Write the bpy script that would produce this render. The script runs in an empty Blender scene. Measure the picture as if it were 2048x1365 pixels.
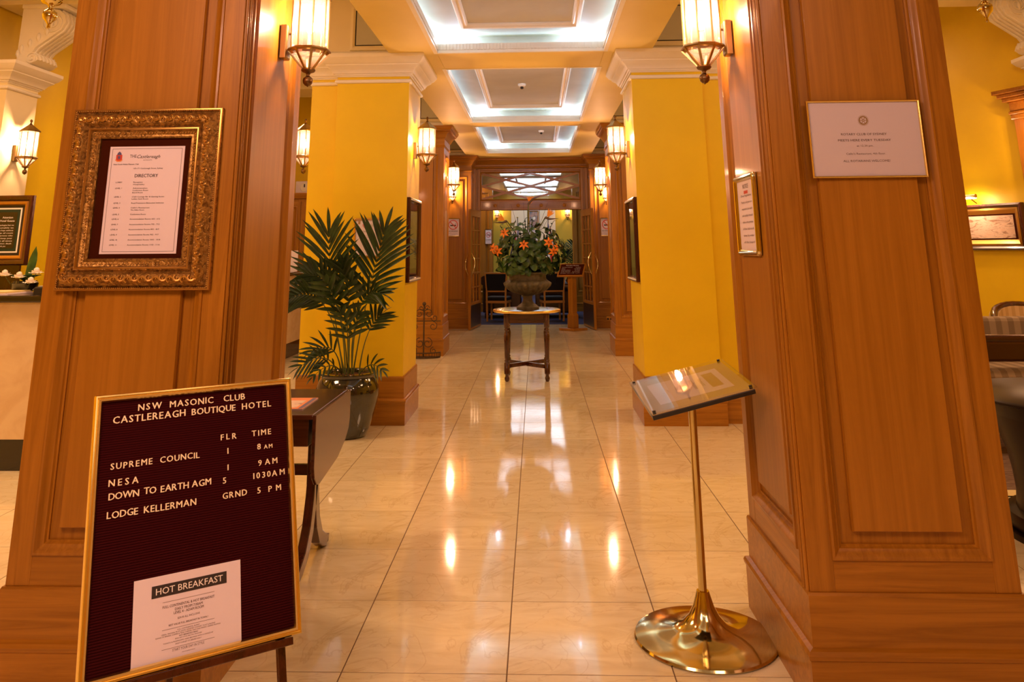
import bpy, bmesh, math, random
from mathutils import Vector, Matrix, Euler
random.seed(7)
PI = math.pi
C = bpy.context.scene.collection
S = bpy.context.scene

# ---------------------------------------------------------------- camera, world, light
H = 1.50
cam_d = bpy.data.cameras.new('camera'); cam = bpy.data.objects.new('camera', cam_d); C.objects.link(cam)
FPX, CX, CY = 1596.9, 1010.0, 107.4
PITCH, YAW, ROLL = 0.239404, -0.0363817, -0.00748115
cam_d.sensor_fit = 'HORIZONTAL'; cam_d.sensor_width = 36.0
cam_d.lens = FPX / 2048 * 36
cam_d.shift_x = (1024 - CX) / 2048
cam_d.shift_y = (CY - 682.5) / 2048
cam_d.clip_start = 0.05; cam_d.clip_end = 80
_cy, _sy, _cp, _sp, _cr, _sr = math.cos(YAW), math.sin(YAW), math.cos(PITCH), math.sin(PITCH), math.cos(ROLL), math.sin(ROLL)
RW = (Matrix(((_cr, -_sr, 0), (_sr, _cr, 0), (0, 0, 1))) @ Matrix(((1, 0, 0), (0, 0, -1), (0, 1, 0)))
      @ Matrix(((1, 0, 0), (0, _cp, _sp), (0, -_sp, _cp))) @ Matrix(((_cy, -_sy, 0), (_sy, _cy, 0), (0, 0, 1))))
R3 = RW.transposed() @ Matrix(((1, 0, 0), (0, -1, 0), (0, 0, -1)))
cam.matrix_world = Matrix.Translation((0, 0, H)) @ R3.to_4x4()
S.camera = cam

w = bpy.data.worlds.new('world'); S.world = w; w.use_nodes = True
w.node_tree.nodes['Background'].inputs[0].default_value = (1.0, 0.72, 0.45, 1)
w.node_tree.nodes['Background'].inputs[1].default_value = 0.05
S.view_settings.view_transform = 'Standard'; S.view_settings.look = 'None'
S.view_settings.gamma = 1.0; S.view_settings.use_curve_mapping = False
S.view_settings.exposure = 0.12
try:
    S.cycles.use_denoising = True
    S.cycles.max_bounces = 8; S.cycles.diffuse_bounces = 4; S.cycles.glossy_bounces = 4
    S.cycles.transparent_max_bounces = 16; S.cycles.sample_clamp_indirect = 6.0
    S.cycles.caustics_reflective = False; S.cycles.caustics_refractive = False
except Exception: pass
WARM = (1.0, 0.56, 0.31); COOL = (0.56, 0.74, 1.0)
P_SCONCE = 34.0; P_COVE = 2.3; P_FRONT = 64.0; P_SIDE = 60.0

def area(name, loc, sx, sy, power, col, rot=(0, 0, 0)):
    d = bpy.data.lights.new(name, 'AREA'); d.shape = 'RECTANGLE'; d.size = sx; d.size_y = sy
    d.energy = power; d.color = col
    o = bpy.data.objects.new(name, d); o.location = loc; o.rotation_euler = rot; C.objects.link(o); return o
def point(name, loc, power, col, r=0.03, parent=None):
    d = bpy.data.lights.new(name, 'POINT'); d.energy = power; d.color = col; d.shadow_soft_size = r
    o = bpy.data.objects.new(name, d); o.location = loc; C.objects.link(o)
    if parent: o.parent = parent
    return o
# entrance bay behind the camera: added unseen fill; side rooms: area lights near ceiling
area('entrance_fill', (-1.5, 0.6, 3.1), 0.9, 0.9, P_FRONT, (1, .53, .38), (0.42, 0, 0))
area('entrance_fill', (1.3, 0.4, 3.1), 0.9, 0.9, P_FRONT * 0.36, (1, .53, .38), (0.42, 0, 0))
area('lounge_lamp', (3.4, 5.6, 4.0), 1.0, 1.0, P_SIDE, WARM)
area('reception_lamp', (-3.9, 5.2, 4.0), 1.0, 1.0, P_SIDE * 1.9, WARM)
area('reception_lamp', (-3.4, 10.2, 4.0), 1.0, 1.0, P_SIDE, WARM)
area('lounge_lamp', (3.2, 10.2, 4.0), 1.0, 1.0, P_SIDE * .7, WARM)
area('far_room_lamp', (-1.9, 20.4, 3.2), 1.0, 1.6, 45, WARM)
area('far_room_lamp', (1.9, 24.4, 3.2), 1.0, 1.6, 60, WARM)

# ---------------------------------------------------------------- materials
MT = {}
def mat(name, col, rough=0.5, metal=0.0, spec=0.5, emit=None, es=0.0, coat=0.0):
    m = bpy.data.materials.new(name); m.use_nodes = True
    b = m.node_tree.nodes['Principled BSDF']
    b.inputs['Base Color'].default_value = (*col, 1); b.inputs['Roughness'].default_value = rough
    b.inputs['Metallic'].default_value = metal; b.inputs['Specular IOR Level'].default_value = spec
    b.inputs['Coat Weight'].default_value = coat; b.inputs['Coat Roughness'].default_value = 0.08
    if emit: b.inputs['Emission Color'].default_value = (*emit, 1); b.inputs['Emission Strength'].default_value = es
    MT[name] = m; return m
def nodes(m): return m.node_tree.nodes, m.node_tree.links, m.node_tree.nodes['Principled BSDF']
def add_noise(name, c1, c2, scale=(1, 1, 1), ns=5.0, detail=4.0, dist=0.0, rough=0.5, bump=0.0, metal=0.0, spec=0.5, coat=0.0,
              ramp=(0.35, 0.65), rnd=0.0, c3=None, noise_rough=0.55, bscale=None):
    m = mat(name, c1, rough, metal, spec, coat=coat); N, L, b = nodes(m)
    tc = N.new('ShaderNodeTexCoord'); mp = N.new('ShaderNodeMapping'); mp.inputs['Scale'].default_value = scale
    L.new(tc.outputs['Object'], mp.inputs['Vector'])
    vec = mp.outputs['Vector']
    if rnd:
        oi = N.new('ShaderNodeObjectInfo'); va = N.new('ShaderNodeVectorMath'); va.operation = 'ADD'
        mu = N.new('ShaderNodeMath'); mu.operation = 'MULTIPLY'; mu.inputs[1].default_value = 37.0
        L.new(oi.outputs['Random'], mu.inputs[0]); L.new(mp.outputs['Vector'], va.inputs[0]); L.new(mu.outputs[0], va.inputs[1]); vec = va.outputs[0]
    n = N.new('ShaderNodeTexNoise'); n.inputs['Scale'].default_value = ns; n.inputs['Detail'].default_value = detail
    n.inputs['Distortion'].default_value = dist; n.inputs['Roughness'].default_value = noise_rough
    L.new(vec, n.inputs['Vector'])
    r = N.new('ShaderNodeValToRGB'); r.color_ramp.elements[0].position = ramp[0]; r.color_ramp.elements[1].position = ramp[1]
    r.color_ramp.elements[0].color = (*c1, 1); r.color_ramp.elements[1].color = (*c2, 1)
    if c3: e = r.color_ramp.elements.new((ramp[0] + ramp[1]) / 2); e.color = (*c3, 1)
    L.new(n.outputs['Fac'], r.inputs['Fac'])
    out = r.outputs['Color']
    if rnd:
        hs = N.new('ShaderNodeHueSaturation'); mr = N.new('ShaderNodeMapRange')
        mr.inputs['To Min'].default_value = 1 - rnd; mr.inputs['To Max'].default_value = 1 + rnd
        L.new(oi.outputs['Random'], mr.inputs['Value']); L.new(mr.outputs[0], hs.inputs['Value']); L.new(out, hs.inputs['Color']); out = hs.outputs['Color']
    L.new(out, b.inputs['Base Color'])
    if bump:
        bp = N.new('ShaderNodeBump'); bp.inputs['Strength'].default_value = bump; bp.inputs['Distance'].default_value = 0.004
        if bscale:
            n2 = N.new('ShaderNodeTexNoise'); n2.inputs['Scale'].default_value = bscale; n2.inputs['Detail'].default_value = 3
            L.new(tc.outputs['Object'], n2.inputs['Vector']); L.new(n2.outputs['Fac'], bp.inputs['Height'])
        else: L.new(n.outputs['Fac'], bp.inputs['Height'])
        L.new(bp.outputs['Normal'], b.inputs['Normal'])
    return m
WA, WB, WC = (0.29, 0.115, 0.006), (0.44, 0.188, 0.015), (0.37, 0.152, 0.010)
add_noise('wood_v', WA, WB, (9, 9, 0.35), 3.0, 6, 1.2, 0.36, 0.03, spec=0.35, coat=0.12, rnd=0.05, c3=WC, noise_rough=0.65)
add_noise('wood_h', WA, WB, (0.35, 9, 9), 3.0, 6, 1.2, 0.36, 0.03, spec=0.35, coat=0.12, rnd=0.05, c3=WC, noise_rough=0.65)
add_noise('wood_y', WA, WB, (9, 0.35, 9), 3.0, 6, 1.2, 0.36, 0.03, spec=0.35, coat=0.12, rnd=0.05, c3=WC, noise_rough=0.65)
add_noise('wood_field', (0.34, 0.138, 0.008), (0.43, 0.182, 0.014), (7, 7, 0.22), 2.6, 6, 1.6, 0.36, 0.02, spec=0.35, coat=0.12, rnd=0.04, noise_rough=0.65)
add_noise('dark_wood', (0.035, 0.008, 0.003), (0.075, 0.018, 0.007), (8, 8, 0.7), 3, 5, 1, 0.2, 0.0, coat=0.6)
add_noise('dark_wood_h', (0.040, 0.010, 0.005), (0.080, 0.022, 0.010), (0.7, 8, 8), 3, 5, 1, 0.20, 0.0, coat=0.5)
add_noise('yellow_paint', (0.80, 0.56, 0.006), (0.86, 0.61, 0.008), (1, 1, 1), 1.6, 3, 0, 0.42, 0.10, spec=0.4, bscale=160)
add_noise('cream_paint', (0.84, 0.74, 0.44), (0.88, 0.79, 0.49), (1, 1, 1), 1.3, 3, 0, 0.5, 0.05, bscale=150)
add_noise('plaster_white', (0.86, 0.82, 0.70), (0.90, 0.86, 0.74), (1, 1, 1), 4, 3, 0, 0.5, 0.0)
add_noise('soffit_paint', (0.82, 0.66, 0.20), (0.87, 0.71, 0.24), (1, 1, 1), 1.2, 3, 0, 0.55, 0.04, bscale=140)
add_noise('ceiling_paint', (0.60, 0.62, 0.60), (0.52, 0.53, 0.50), (1, 1, 1), 1.5, 5, 0.5, 0.7, 0.0)
add_noise('grey_panel', (0.52, 0.52, 0.38), (0.58, 0.57, 0.43), (1, 1, 1), 2, 3, 0, 0.5)
# marble tiles
m = add_noise('marble', (0.76, 0.66, 0.40), (0.87, 0.79, 0.53), (1.0, 2.6, 1), 3.2, 8, 1.4, 0.07, 0.0, spec=0.85, rnd=0.05, c3=(0.83, 0.74, 0.47), noise_rough=0.62)
N, L, b = nodes(m)
nv = N.new('ShaderNodeTexNoise'); nv.inputs['Scale'].default_value = 1.7; nv.inputs['Detail'].default_value = 7; nv.inputs['Distortion'].default_value = 2.2
tc = N.new('ShaderNodeTexCoord'); L.new(tc.outputs['Object'], nv.inputs['Vector'])
rv = N.new('ShaderNodeValToRGB'); rv.color_ramp.elements[0].position = 0.488; rv.color_ramp.elements[1].position = 0.512
rv.color_ramp.elements[0].color = (1, 1, 1, 1); rv.color_ramp.elements[1].color = (1, 1, 1, 1)
e = rv.color_ramp.elements.new(0.5); e.color = (0.80, 0.72, 0.62, 1)
L.new(nv.outputs['Fac'], rv.inputs['Fac'])
mx = N.new('ShaderNodeMixRGB'); mx.blend_type = 'MULTIPLY'; mx.inputs['Fac'].default_value = 0.55
src = b.inputs['Base Color'].links[0].from_socket; L.new(src, mx.inputs[1]); L.new(rv.outputs['Color'], mx.inputs[2]); L.new(mx.outputs[0], b.inputs['Base Color'])
rr = N.new('ShaderNodeMapRange'); rr.inputs['To Min'].default_value = 0.03; rr.inputs['To Max'].default_value = 0.10
L.new(nv.outputs['Fac'], rr.inputs['Value']); L.new(rr.outputs[0], b.inputs['Roughness'])
mat('grout', (0.16, 0.10, 0.05), 0.8)
add_noise('marble_wall', (0.66, 0.50, 0.30), (0.74, 0.60, 0.38), (1, 1, 1.4), 2.6, 7, 2.0, 0.2, 0.0, c3=(0.71, 0.56, 0.35))
mat('black_stone', (0.012, 0.010, 0.008), 0.09, spec=0.7)
mat('brass', (0.80, 0.53, 0.20), 0.14, 1.0)
mat('brass_polished', (0.72, 0.60, 0.28), 0.10, 1.0)
mat('brass_aged', (0.46, 0.33, 0.13), 0.28, 1.0)
mat('brass_dark', (0.20, 0.12, 0.05), 0.35, 1.0)
mat('gold_bright', (1.0, 0.76, 0.24), 0.26, 1.0)
add_noise('gilt', (0.16, 0.08, 0.018), (0.50, 0.29, 0.07), (1, 1, 1), 70, 5, 0.8, 0.36, 0.9, metal=0.75)
mat('gilt_plain', (0.55, 0.31, 0.07), 0.3, 0.85)
mat('mat_board', (0.048, 0.009, 0.002), 0.95, spec=0.05)
mat('felt', (0.040, 0.0025, 0.0035), 0.95, spec=0.1)
mat('paper', (0.80, 0.71, 0.78), 0.6)
mat('paper_yellow', (0.80, 0.66, 0.30), 0.6)
mat('ink', (0.03, 0.02, 0.015), 0.7)
mat('ink_grey', (0.16, 0.11, 0.10), 0.7)
mat('ink_red', (0.60, 0.06, 0.03), 0.6)
mat('ink_blue', (0.10, 0.09, 0.22), 0.6)
mat('ink_orange', (0.80, 0.25, 0.05), 0.6)
mat('ink_gold', (0.45, 0.28, 0.10), 0.5)
mat('ink_olive', (0.45, 0.42, 0.25), 0.6)
mat('letter_plastic', (0.95, 0.82, 0.55), 0.4)
mat('white_print', (0.9, 0.85, 0.8), 0.6)
mat('black_plastic', (0.02, 0.018, 0.016), 0.35)
mat('soil', (0.11, 0.045, 0.015), 0.95)
add_noise('glazed_pot', (0.010, 0.011, 0.007), (0.022, 0.022, 0.012), (1, 1, 1), 6, 3, 0, 0.05, coat=1.0)
add_noise('palm_leaf', (0.012, 0.034, 0.006), (0.028, 0.066, 0.013), (1, 1, 1), 12, 2, 0, 0.38, rnd=0.2)
mat('palm_stem', (0.10, 0.13, 0.035), 0.5)
add_noise('bush_leaf', (0.018, 0.058, 0.011), (0.045, 0.12, 0.024), (1, 1, 1), 14, 2, 0, 0.38, rnd=0.35)
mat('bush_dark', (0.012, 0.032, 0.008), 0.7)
mat('lily', (0.88, 0.25, 0.015), 0.45); mat('bird_orange', (0.95, 0.36, 0.01), 0.4); mat('bird_spathe', (0.10, 0.07, 0.05), 0.5)
mat('rose', (0.85, 0.78, 0.68), 0.6)
add_noise('urn_stone', (0.065, 0.058, 0.032), (0.14, 0.125, 0.075), (1, 1, 1), 18, 5, 0.3, 0.6, 0.5)
mat('leather', (0.030, 0.006, 0.005), 0.22, coat=0.4); mat('leather_black', (0.008, 0.008, 0.010), 0.75, spec=0.2)
mat('gold_wood', (0.48, 0.24, 0.05), 0.35)
add_noise('carpet_blue', (0.016, 0.024, 0.085), (0.028, 0.040, 0.13), (1, 1, 1), 90, 3, 0, 1.0, 0.3)
add_noise('rug', (0.25, 0.17, 0.11), (0.10, 0.05, 0.04), (1, 6, 1), 9, 3, 0.4, 1.0, 0.3)
mat('ebony', (0.012, 0.004, 0.002), 0.35, spec=0.12)
mat('mahogany', (0.040, 0.009, 0.004), 0.22)
mat('iron', (0.085, 0.055, 0.022), 0.6, 0.5)
mat('flag_red', (0.65, 0.02, 0.03), 0.7); mat('flag_white', (0.8, 0.78, 0.76), 0.7); mat('flag_blue', (0.02, 0.03, 0.15), 0.7)
add_noise('old_print', (0.27, 0.21, 0.09), (0.12, 0.10, 0.045), (1, 1, 1), 9, 6, 0.6, 0.25, c3=(0.20, 0.17, 0.08))
add_noise('painting', (0.72, 0.48, 0.34), (0.36, 0.20, 0.12), (1, 1, 3), 5, 6, 2.5, 0.4, c3=(0.78, 0.60, 0.46))
add_noise('portrait', (0.12, 0.14, 0.18), (0.55, 0.30, 0.20), (1, 1, 1), 5, 5, 1, 0.4)
mat('gold_cream', (0.82, 0.70, 0.50), 0.6)
def stripes(name, c1, c2, axis, scale, rough=0.9):
    m = mat(name, c1, rough); N, L, b = nodes(m); tc = N.new('ShaderNodeTexCoord'); wv = N.new('ShaderNodeTexWave')
    wv.bands_direction = axis; wv.inputs['Scale'].default_value = scale; wv.inputs['Distortion'].default_value = 0.3
    r = N.new('ShaderNodeValToRGB'); r.color_ramp.elements[0].color = (*c1, 1); r.color_ramp.elements[1].color = (*c2, 1)
    r.color_ramp.elements[0].position = 0.45; r.color_ramp.elements[1].position = 0.6
    L.new(tc.outputs['Object'], wv.inputs['Vector']); L.new(wv.outputs['Fac'], r.inputs['Fac']); L.new(r.outputs['Color'], b.inputs['Base Color']); return m
stripes('stripe_cream', (0.70, 0.53, 0.28), (0.58, 0.41, 0.19), 'X', 4.0)
stripes('stripe_taupe', (0.34, 0.26, 0.17), (0.22, 0.16, 0.10), 'X', 3.2)
mat('bulb', (1, 0.9, 0.75), 0.5, emit=(1.0, 0.76, 0.58), es=45.0)
mat('tube_light', (1, 1, 1), 0.5, emit=(0.75, 0.88, 1.0), es=4.0)
def glass(name, tint, gl=0.12, diff=0.0, dcol=(1, 0.9, 0.8), rough=0.03):
    m = bpy.data.materials.new(name); m.use_nodes = True; N = m.node_tree.nodes; L = m.node_tree.links; N.clear()
    o = N.new('ShaderNodeOutputMaterial'); t = N.new('ShaderNodeBsdfTransparent'); t.inputs[0].default_value = (*tint, 1)
    g = N.new('ShaderNodeBsdfGlossy'); g.inputs['Roughness'].default_value = rough
    f = N.new('ShaderNodeLayerWeight'); f.inputs['Blend'].default_value = 0.5
    pw = N.new('ShaderNodeMath'); pw.operation = 'POWER'; pw.inputs[1].default_value = 4.0; L.new(f.outputs['Facing'], pw.inputs[0])
    ad = N.new('ShaderNodeMath'); ad.operation = 'ADD'; ad.inputs[1].default_value = gl; ad.use_clamp = True; L.new(pw.outputs[0], ad.inputs[0])
    mx = N.new('ShaderNodeMixShader'); L.new(ad.outputs[0], mx.inputs[0]); L.new(t.outputs[0], mx.inputs[1]); L.new(g.outputs[0], mx.inputs[2])
    last = mx.outputs[0]
    if diff:
        tr = N.new('ShaderNodeBsdfTranslucent'); tr.inputs[0].default_value = (*dcol, 1)
        m2 = N.new('ShaderNodeMixShader'); m2.inputs[0].default_value = diff; L.new(last, m2.inputs[1]); L.new(tr.outputs[0], m2.inputs[2]); last = m2.outputs[0]
    L.new(last, o.inputs[0]); MT[name] = m; return m
glass('glass', (0.96, 0.97, 0.96), 0.04)
glass('glass_transom', (0.93, 0.96, 0.98), 0.10)
mat('olive_paint', (0.52, 0.40, 0.035), 0.6)
mat('tan_sheet', (0.50, 0.36, 0.16), 0.7)
mat('diffuser', (1, 1, 1), 0.5, emit=(0.80, 0.90, 1.0), es=1.8)
glass('glass_picture', (0.98, 0.98, 0.98), 0.05, rough=0.02)
glass('glass_lantern', (1.0, 0.90, 0.87), 0.0, 0.10, (1.0, 0.80, 0.76))
glass('acrylic', (0.97, 0.97, 0.95), 0.06, rough=0.02)

# ---------------------------------------------------------------- geometry helpers
class Fr:
    def __init__(s, o, u, v, n): s.o, s.u, s.v, s.n = Vector(o), Vector(u), Vector(v), Vector(n)
    def __call__(s, a, b, h=0.0): return s.o + s.u * a + s.v * b + s.n * h
W0 = Fr((0, 0, 0), (1, 0, 0), (0, 1, 0), (0, 0, 1))
def front(y): return Fr((0, y, 0), (1, 0, 0), (0, 0, 1), (0, -1, 0))      # (x, z, out towards -Y)
def facex(x, s): return Fr((x, 0, 0), (0, 1, 0), (0, 0, 1), (s, 0, 0))    # (y, z, out along s*X)
class MB:
    def __init__(s): s.v = []; s.f = []
    def add(s, vs, fs):
        b = len(s.v); s.v += [Vector(p) for p in vs]; s.f += [tuple(i + b for i in f) for f in fs]; return s
    def box(s, a0, a1, b0, b1, h0, h1, fr=W0):
        p = [fr(a, b, h) for h in (h0, h1) for b in (b0, b1) for a in (a0, a1)]
        return s.add(p, [(0, 1, 3, 2), (4, 6, 7, 5), (0, 4, 5, 1), (2, 3, 7, 6), (0, 2, 6, 4), (1, 5, 7, 3)])
    def slab(s, a0, a1, b0, b1, h0, h1, c, fr=W0, hc=None):   # slab with bevelled top edge
        hm = h1 - (c if hc is None else hc)
        P = []
        for (i, h) in ((0, h0), (0, hm), (c, h1)): P += [fr(a0 + i, b0 + i, h), fr(a1 - i, b0 + i, h), fr(a1 - i, b1 - i, h), fr(a0 + i, b1 - i, h)]
        fs = [(3, 2, 1, 0), (8, 9, 10, 11)]
        for k in (0, 4):
            for i in range(4): j = (i + 1) % 4; fs.append((k + i, k + j, k + 4 + j, k + 4 + i))
        return s.add(P, fs)
    def prism(s, poly, h0, h1, fr=W0):
        n = len(poly); P = [fr(a, b, h0) for a, b in poly] + [fr(a, b, h1) for a, b in poly]
        return s.add(P, [tuple(range(n - 1, -1, -1)), tuple(range(n, 2 * n))] + [(i, (i + 1) % n, n + (i + 1) % n, n + i) for i in range(n)])
    def ring(s, poly, prof, fr=W0, closed=True, pclosed=False):  # sweep (offset outward, height) along CCW rectilinear/any polygon with mitres
        n = len(poly); m = len(prof); P = []
        for i in range(n):
            p = Vector(poly[i]); a = Vector(poly[i - 1]) if (closed or i > 0) else None; c = Vector(poly[(i + 1) % n]) if (closed or i < n - 1) else None
            d1 = (p - a).normalized() if a is not None else (c - p).normalized(); d2 = (c - p).normalized() if c is not None else d1
            n1 = Vector((d1.y, -d1.x)); n2 = Vector((d2.y, -d2.x)); mt = (n1 + n2); k = 1 + n1.dot(n2)
            mt = mt / k if k > 1e-4 else n1
            for (o, h) in prof: P.append(fr(p.x + mt.x * o, p.y + mt.y * o, h))
        fs = []
        for i in range(n if closed else n - 1):
            j = (i + 1) % n
            for k in range(m if pclosed else m - 1):
                l = (k + 1) % m; fs.append((i * m + k, j * m + k, j * m + l, i * m + l))
        if not closed and pclosed: fs += [tuple(range(m)), tuple(range((n - 1) * m, n * m))]
        return s.add(P, fs)
    def lathe(s, prof, c=(0, 0, 0), n=24, ax='z', mod=None, sx=1, sy=1):
        P = []; c = Vector(c); fs = []; m = len(prof)
        for i in range(n):
            t = 2 * PI * i / n
            for k, (r, z) in enumerate(prof):
                q = r * (mod(t, k) if mod else 1)
                a, b = q * math.cos(t) * sx, q * math.sin(t) * sy
                P.append(c + (Vector((a, b, z)) if ax == 'z' else Vector((z, a, b)) if ax == 'x' else Vector((a, z, b))))
        for i in range(n):
            j = (i + 1) % n
            for k in range(m - 1): fs.append((i * m + k, j * m + k, j * m + k + 1, i * m + k + 1))
        if prof[0][0] > 1e-5: fs.append(tuple(i * m for i in range(n))[::-1])
        if prof[-1][0] > 1e-5: fs.append(tuple(i * m + m - 1 for i in range(n)))
        return s.add(P, fs)
    def ball(s, c, r, n=12, m=7, sz=1.0):
        return s.lathe([(max(1e-6, r * math.sin(PI * k / m)), -r * sz * math.cos(PI * k / m)) for k in range(m + 1)], c, n)
    def tube(s, pts, r, n=8, cap=True):
        pts = [Vector(p) for p in pts]; K = len(pts); rs = r if isinstance(r, (list, tuple)) else [r] * K; P = []; fs = []
        up = None
        for i, p in enumerate(pts):
            t = (pts[min(i + 1, K - 1)] - pts[max(i - 1, 0)]).normalized()
            if up is None: up = Vector((0, 0, 1)) if abs(t.z) < 0.9 else Vector((1, 0, 0))
            a = t.cross(up).normalized(); up = a.cross(t).normalized()
            for k in range(n): q = 2 * PI * (k + .5) / n; P.append(p + (a * math.cos(q) + up * math.sin(q)) * rs[i])
        for i in range(K - 1):
            for k in range(n): l = (k + 1) % n; fs.append((i * n + k, i * n + l, i * n + n + l, i * n + n + k))
        if cap: fs += [tuple(range(n))[::-1], tuple(range((K - 1) * n, K * n))]
        return s.add(P, fs)
    def bar(s, p, q, w, t, up=(0, 0, 1)):  # rectangular bar
        p, q = Vector(p), Vector(q); d = (q - p).normalized(); a = d.cross(Vector(up)).normalized(); b_ = a.cross(d)
        return s.add([e + a * x * w / 2 + b_ * y * t / 2 for e in (p, q) for x, y in ((-1, -1), (1, -1), (1, 1), (-1, 1))],
                     [(0, 1, 2, 3), (7, 6, 5, 4)] + [(i, 4 + i, 4 + (i + 1) % 4, (i + 1) % 4) for i in range(4)])
    def poly(s, pts, fr=W0, h=0.0): return s.add([fr(a, b, h) for a, b in pts], [tuple(range(len(pts)))])
    def build(s, name, m, parent=None, smooth=False, bev=0.0, tint=None, kind=None, label=None, norm=True):
        me = bpy.data.meshes.new(name)
        inv = WM[parent.name].inverted() if parent is not None and parent.name in WM else None
        vs = [inv @ v for v in s.v] if inv else s.v
        me.from_pydata([tuple(v) for v in vs], [], s.f)
        if norm:
            b_ = bmesh.new(); b_.from_mesh(me); bmesh.ops.recalc_face_normals(b_, faces=b_.faces); b_.to_mesh(me); b_.free()
        if smooth:
            for p in me.polygons: p.use_smooth = True
            try: me.set_sharp_from_angle(angle=math.radians(smooth if smooth > 1 else 40))
            except Exception: pass
        me.materials.append(MT[m] if isinstance(m, str) else m)
        o = bpy.data.objects.new(name, me); C.objects.link(o)
        if parent is not None:
            o.parent = parent
            if parent.name in WM: WM[o.name] = WM[parent.name]
        if bev:
            md = o.modifiers.new('bevel', 'BEVEL'); md.width = bev; md.segments = 2; md.limit_method = 'ANGLE'; md.angle_limit = 0.6
        if kind: o['kind'] = kind
        if label: o['label'] = label
        return o
WM = {}
def thing(name, label, cat, loc=(0, 0, 0), rz=0.0, group=None, kind=None):
    o = bpy.data.objects.new(name, None); C.objects.link(o); o.empty_display_size = 0.1
    o.location = loc; o.rotation_euler = (0, 0, rz)
    WM[o.name] = Matrix.Translation(loc) @ Matrix.Rotation(rz, 4, 'Z')
    tag(o, label, cat, group, kind); return o
def tag(o, label=None, cat=None, group=None, kind=None):
    if label: o['label'] = label
    if cat: o['category'] = cat
    if group: o['group'] = group
    if kind: o['kind'] = kind
    return o
KIDS = {}
def copy_tree(o, parent=None):
    c = o.copy(); C.objects.link(c); c.parent = parent
    for ch in list(o.children): copy_tree(ch, c)
    return c
def R(d): return math.radians(d)

# text ------------------------------------------------------------
_tc = {}
def text_geo(s, shear=0.0, bold=0.0, ext=0.0):
    k = (s, shear, bold, ext)
    if k in _tc: return _tc[k]
    cu = bpy.data.curves.new('t', 'FONT'); cu.body = s; cu.size = 1.0; cu.shear = shear; cu.offset = bold; cu.resolution_u = 2; cu.extrude = ext
    ob = bpy.data.objects.new('t', cu); me = bpy.data.meshes.new_from_object(ob)
    vs = [v.co.copy() for v in me.vertices]; fs = [tuple(p.vertices) for p in me.polygons]
    bpy.data.objects.remove(ob); bpy.data.curves.remove(cu); bpy.data.meshes.remove(me)
    x0 = min(v.x for v in vs); x1 = max(v.x for v in vs)
    _tc[k] = (vs, fs, x0, x1); return _tc[k]
CAP = 0.70
def text(mb, s, a, b, h, fr, width=None, right=None, center=False, off=0.0008, shear=0.0, bold=0.0, depth=0.0):
    vs, fs, x0, x1 = text_geo(s, shear, 0.0, 0.5 if depth else 0.0)
    k = h / CAP; kx = width / (x1 - x0) if width else k
    wd = kx * (x1 - x0)
    a0 = a - wd / 2 if center else (a - wd if right else a)
    for e in ((-1, 1) if bold else (0,)):   # printed twice a hair apart: heavier strokes
        mb.add([fr(a0 + (v.x - x0) * kx + e * bold * h * .9, b + v.y * k + e * bold * h * .25, off + (v.z + .5) * depth + e * .00005 if depth else off + e * .00005) for v in vs], fs)
    return wd

# ================================================================ SETTING
ZC = 3.33                     # height of the soffit
# floor: grout bed + tiles
floor = MB().box(-7.5, 7.5, -3.2, 17.0, -0.06, -0.0015).build('floor', 'grout'); floor['kind'] = 'structure'
TX0, TW, TY0, TD, G = -1.342, 0.6052, 3.957, 0.6135, 0.0022
def in_view(i, j):
    x = TX0 + i * TW; y = TY0 + j * TD
    return (-1 <= i <= 4 and -2 <= j <= 20) or (-6 <= i <= 9 and -1 <= j <= 8 and not (-1 <= i <= 4))
tile_mesh = None; rest = MB(); cnt = 0
for j in range(-12, 22):
    for i in range(-10, 15):
        x0, x1 = TX0 + i * TW + G, TX0 + (i + 1) * TW - G; y0, y1 = TY0 + j * TD + G, TY0 + (j + 1) * TD - G
        x0 = max(x0, -7.4); x1 = min(x1, 7.4); y1 = min(y1, 16.99)
        if x1 - x0 < .05 or y1 - y0 < .05: continue
        if in_view(i, j) and cnt < 290 and y1 - y0 > TD * .9:
            if tile_mesh is None:
                o = MB().slab(-TW / 2 + G, TW / 2 - G, -TD / 2 + G, TD / 2 - G, -0.012, 0.0, 0.0012).build('floor_tile', 'marble', None); tile_mesh = o.data
                o.name = 'tile'; o.parent = floor
            else:
                o = bpy.data.objects.new('tile', tile_mesh); C.objects.link(o); o.parent = floor
            o.location = (TX0 + (i + .5) * TW, TY0 + (j + .5) * TD, random.uniform(-0.0004, 0.0))
            cnt += 1
        else: rest.slab(x0, x1, y0, y1, -0.012, 0.0, 0.0012)
rest.build('outer_tiles', 'marble', floor, kind='stuff')

def struct(mb, name, m, parent=None, **k):
    o = mb.build(name, m, parent, **k)
    if parent is None: o['kind'] = 'structure'
    return o
# walls
struct(MB().box(-5.65, -5.5, -3.2, 17.0, 0, 4.5), 'wall_left', 'yellow_paint')
struct(MB().box(-7.5, 7.5, -3.3, -3.2, 0, 4.5), 'wall_back', 'yellow_paint')
RA, RB = Vector((5.30, 7.38, 0)), Vector((4.16, 10.25, 0))
rd = (RB - RA).normalized(); rn = Vector((-rd.y, rd.x, 0)); rn = rn if rn.x < 0 else -rn
RWF = Fr(RA, rd, (0, 0, 1), rn); RL = (RB - RA).length
wr = MB(); wr.box(0, RL + 2.2, 0, 4.3, -0.15, 0, RWF); wr.box(5.3, 5.45, -3.2, 7.6, 0, 4.5)
struct(wr, 'wall_right', 'yellow_paint')
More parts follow.
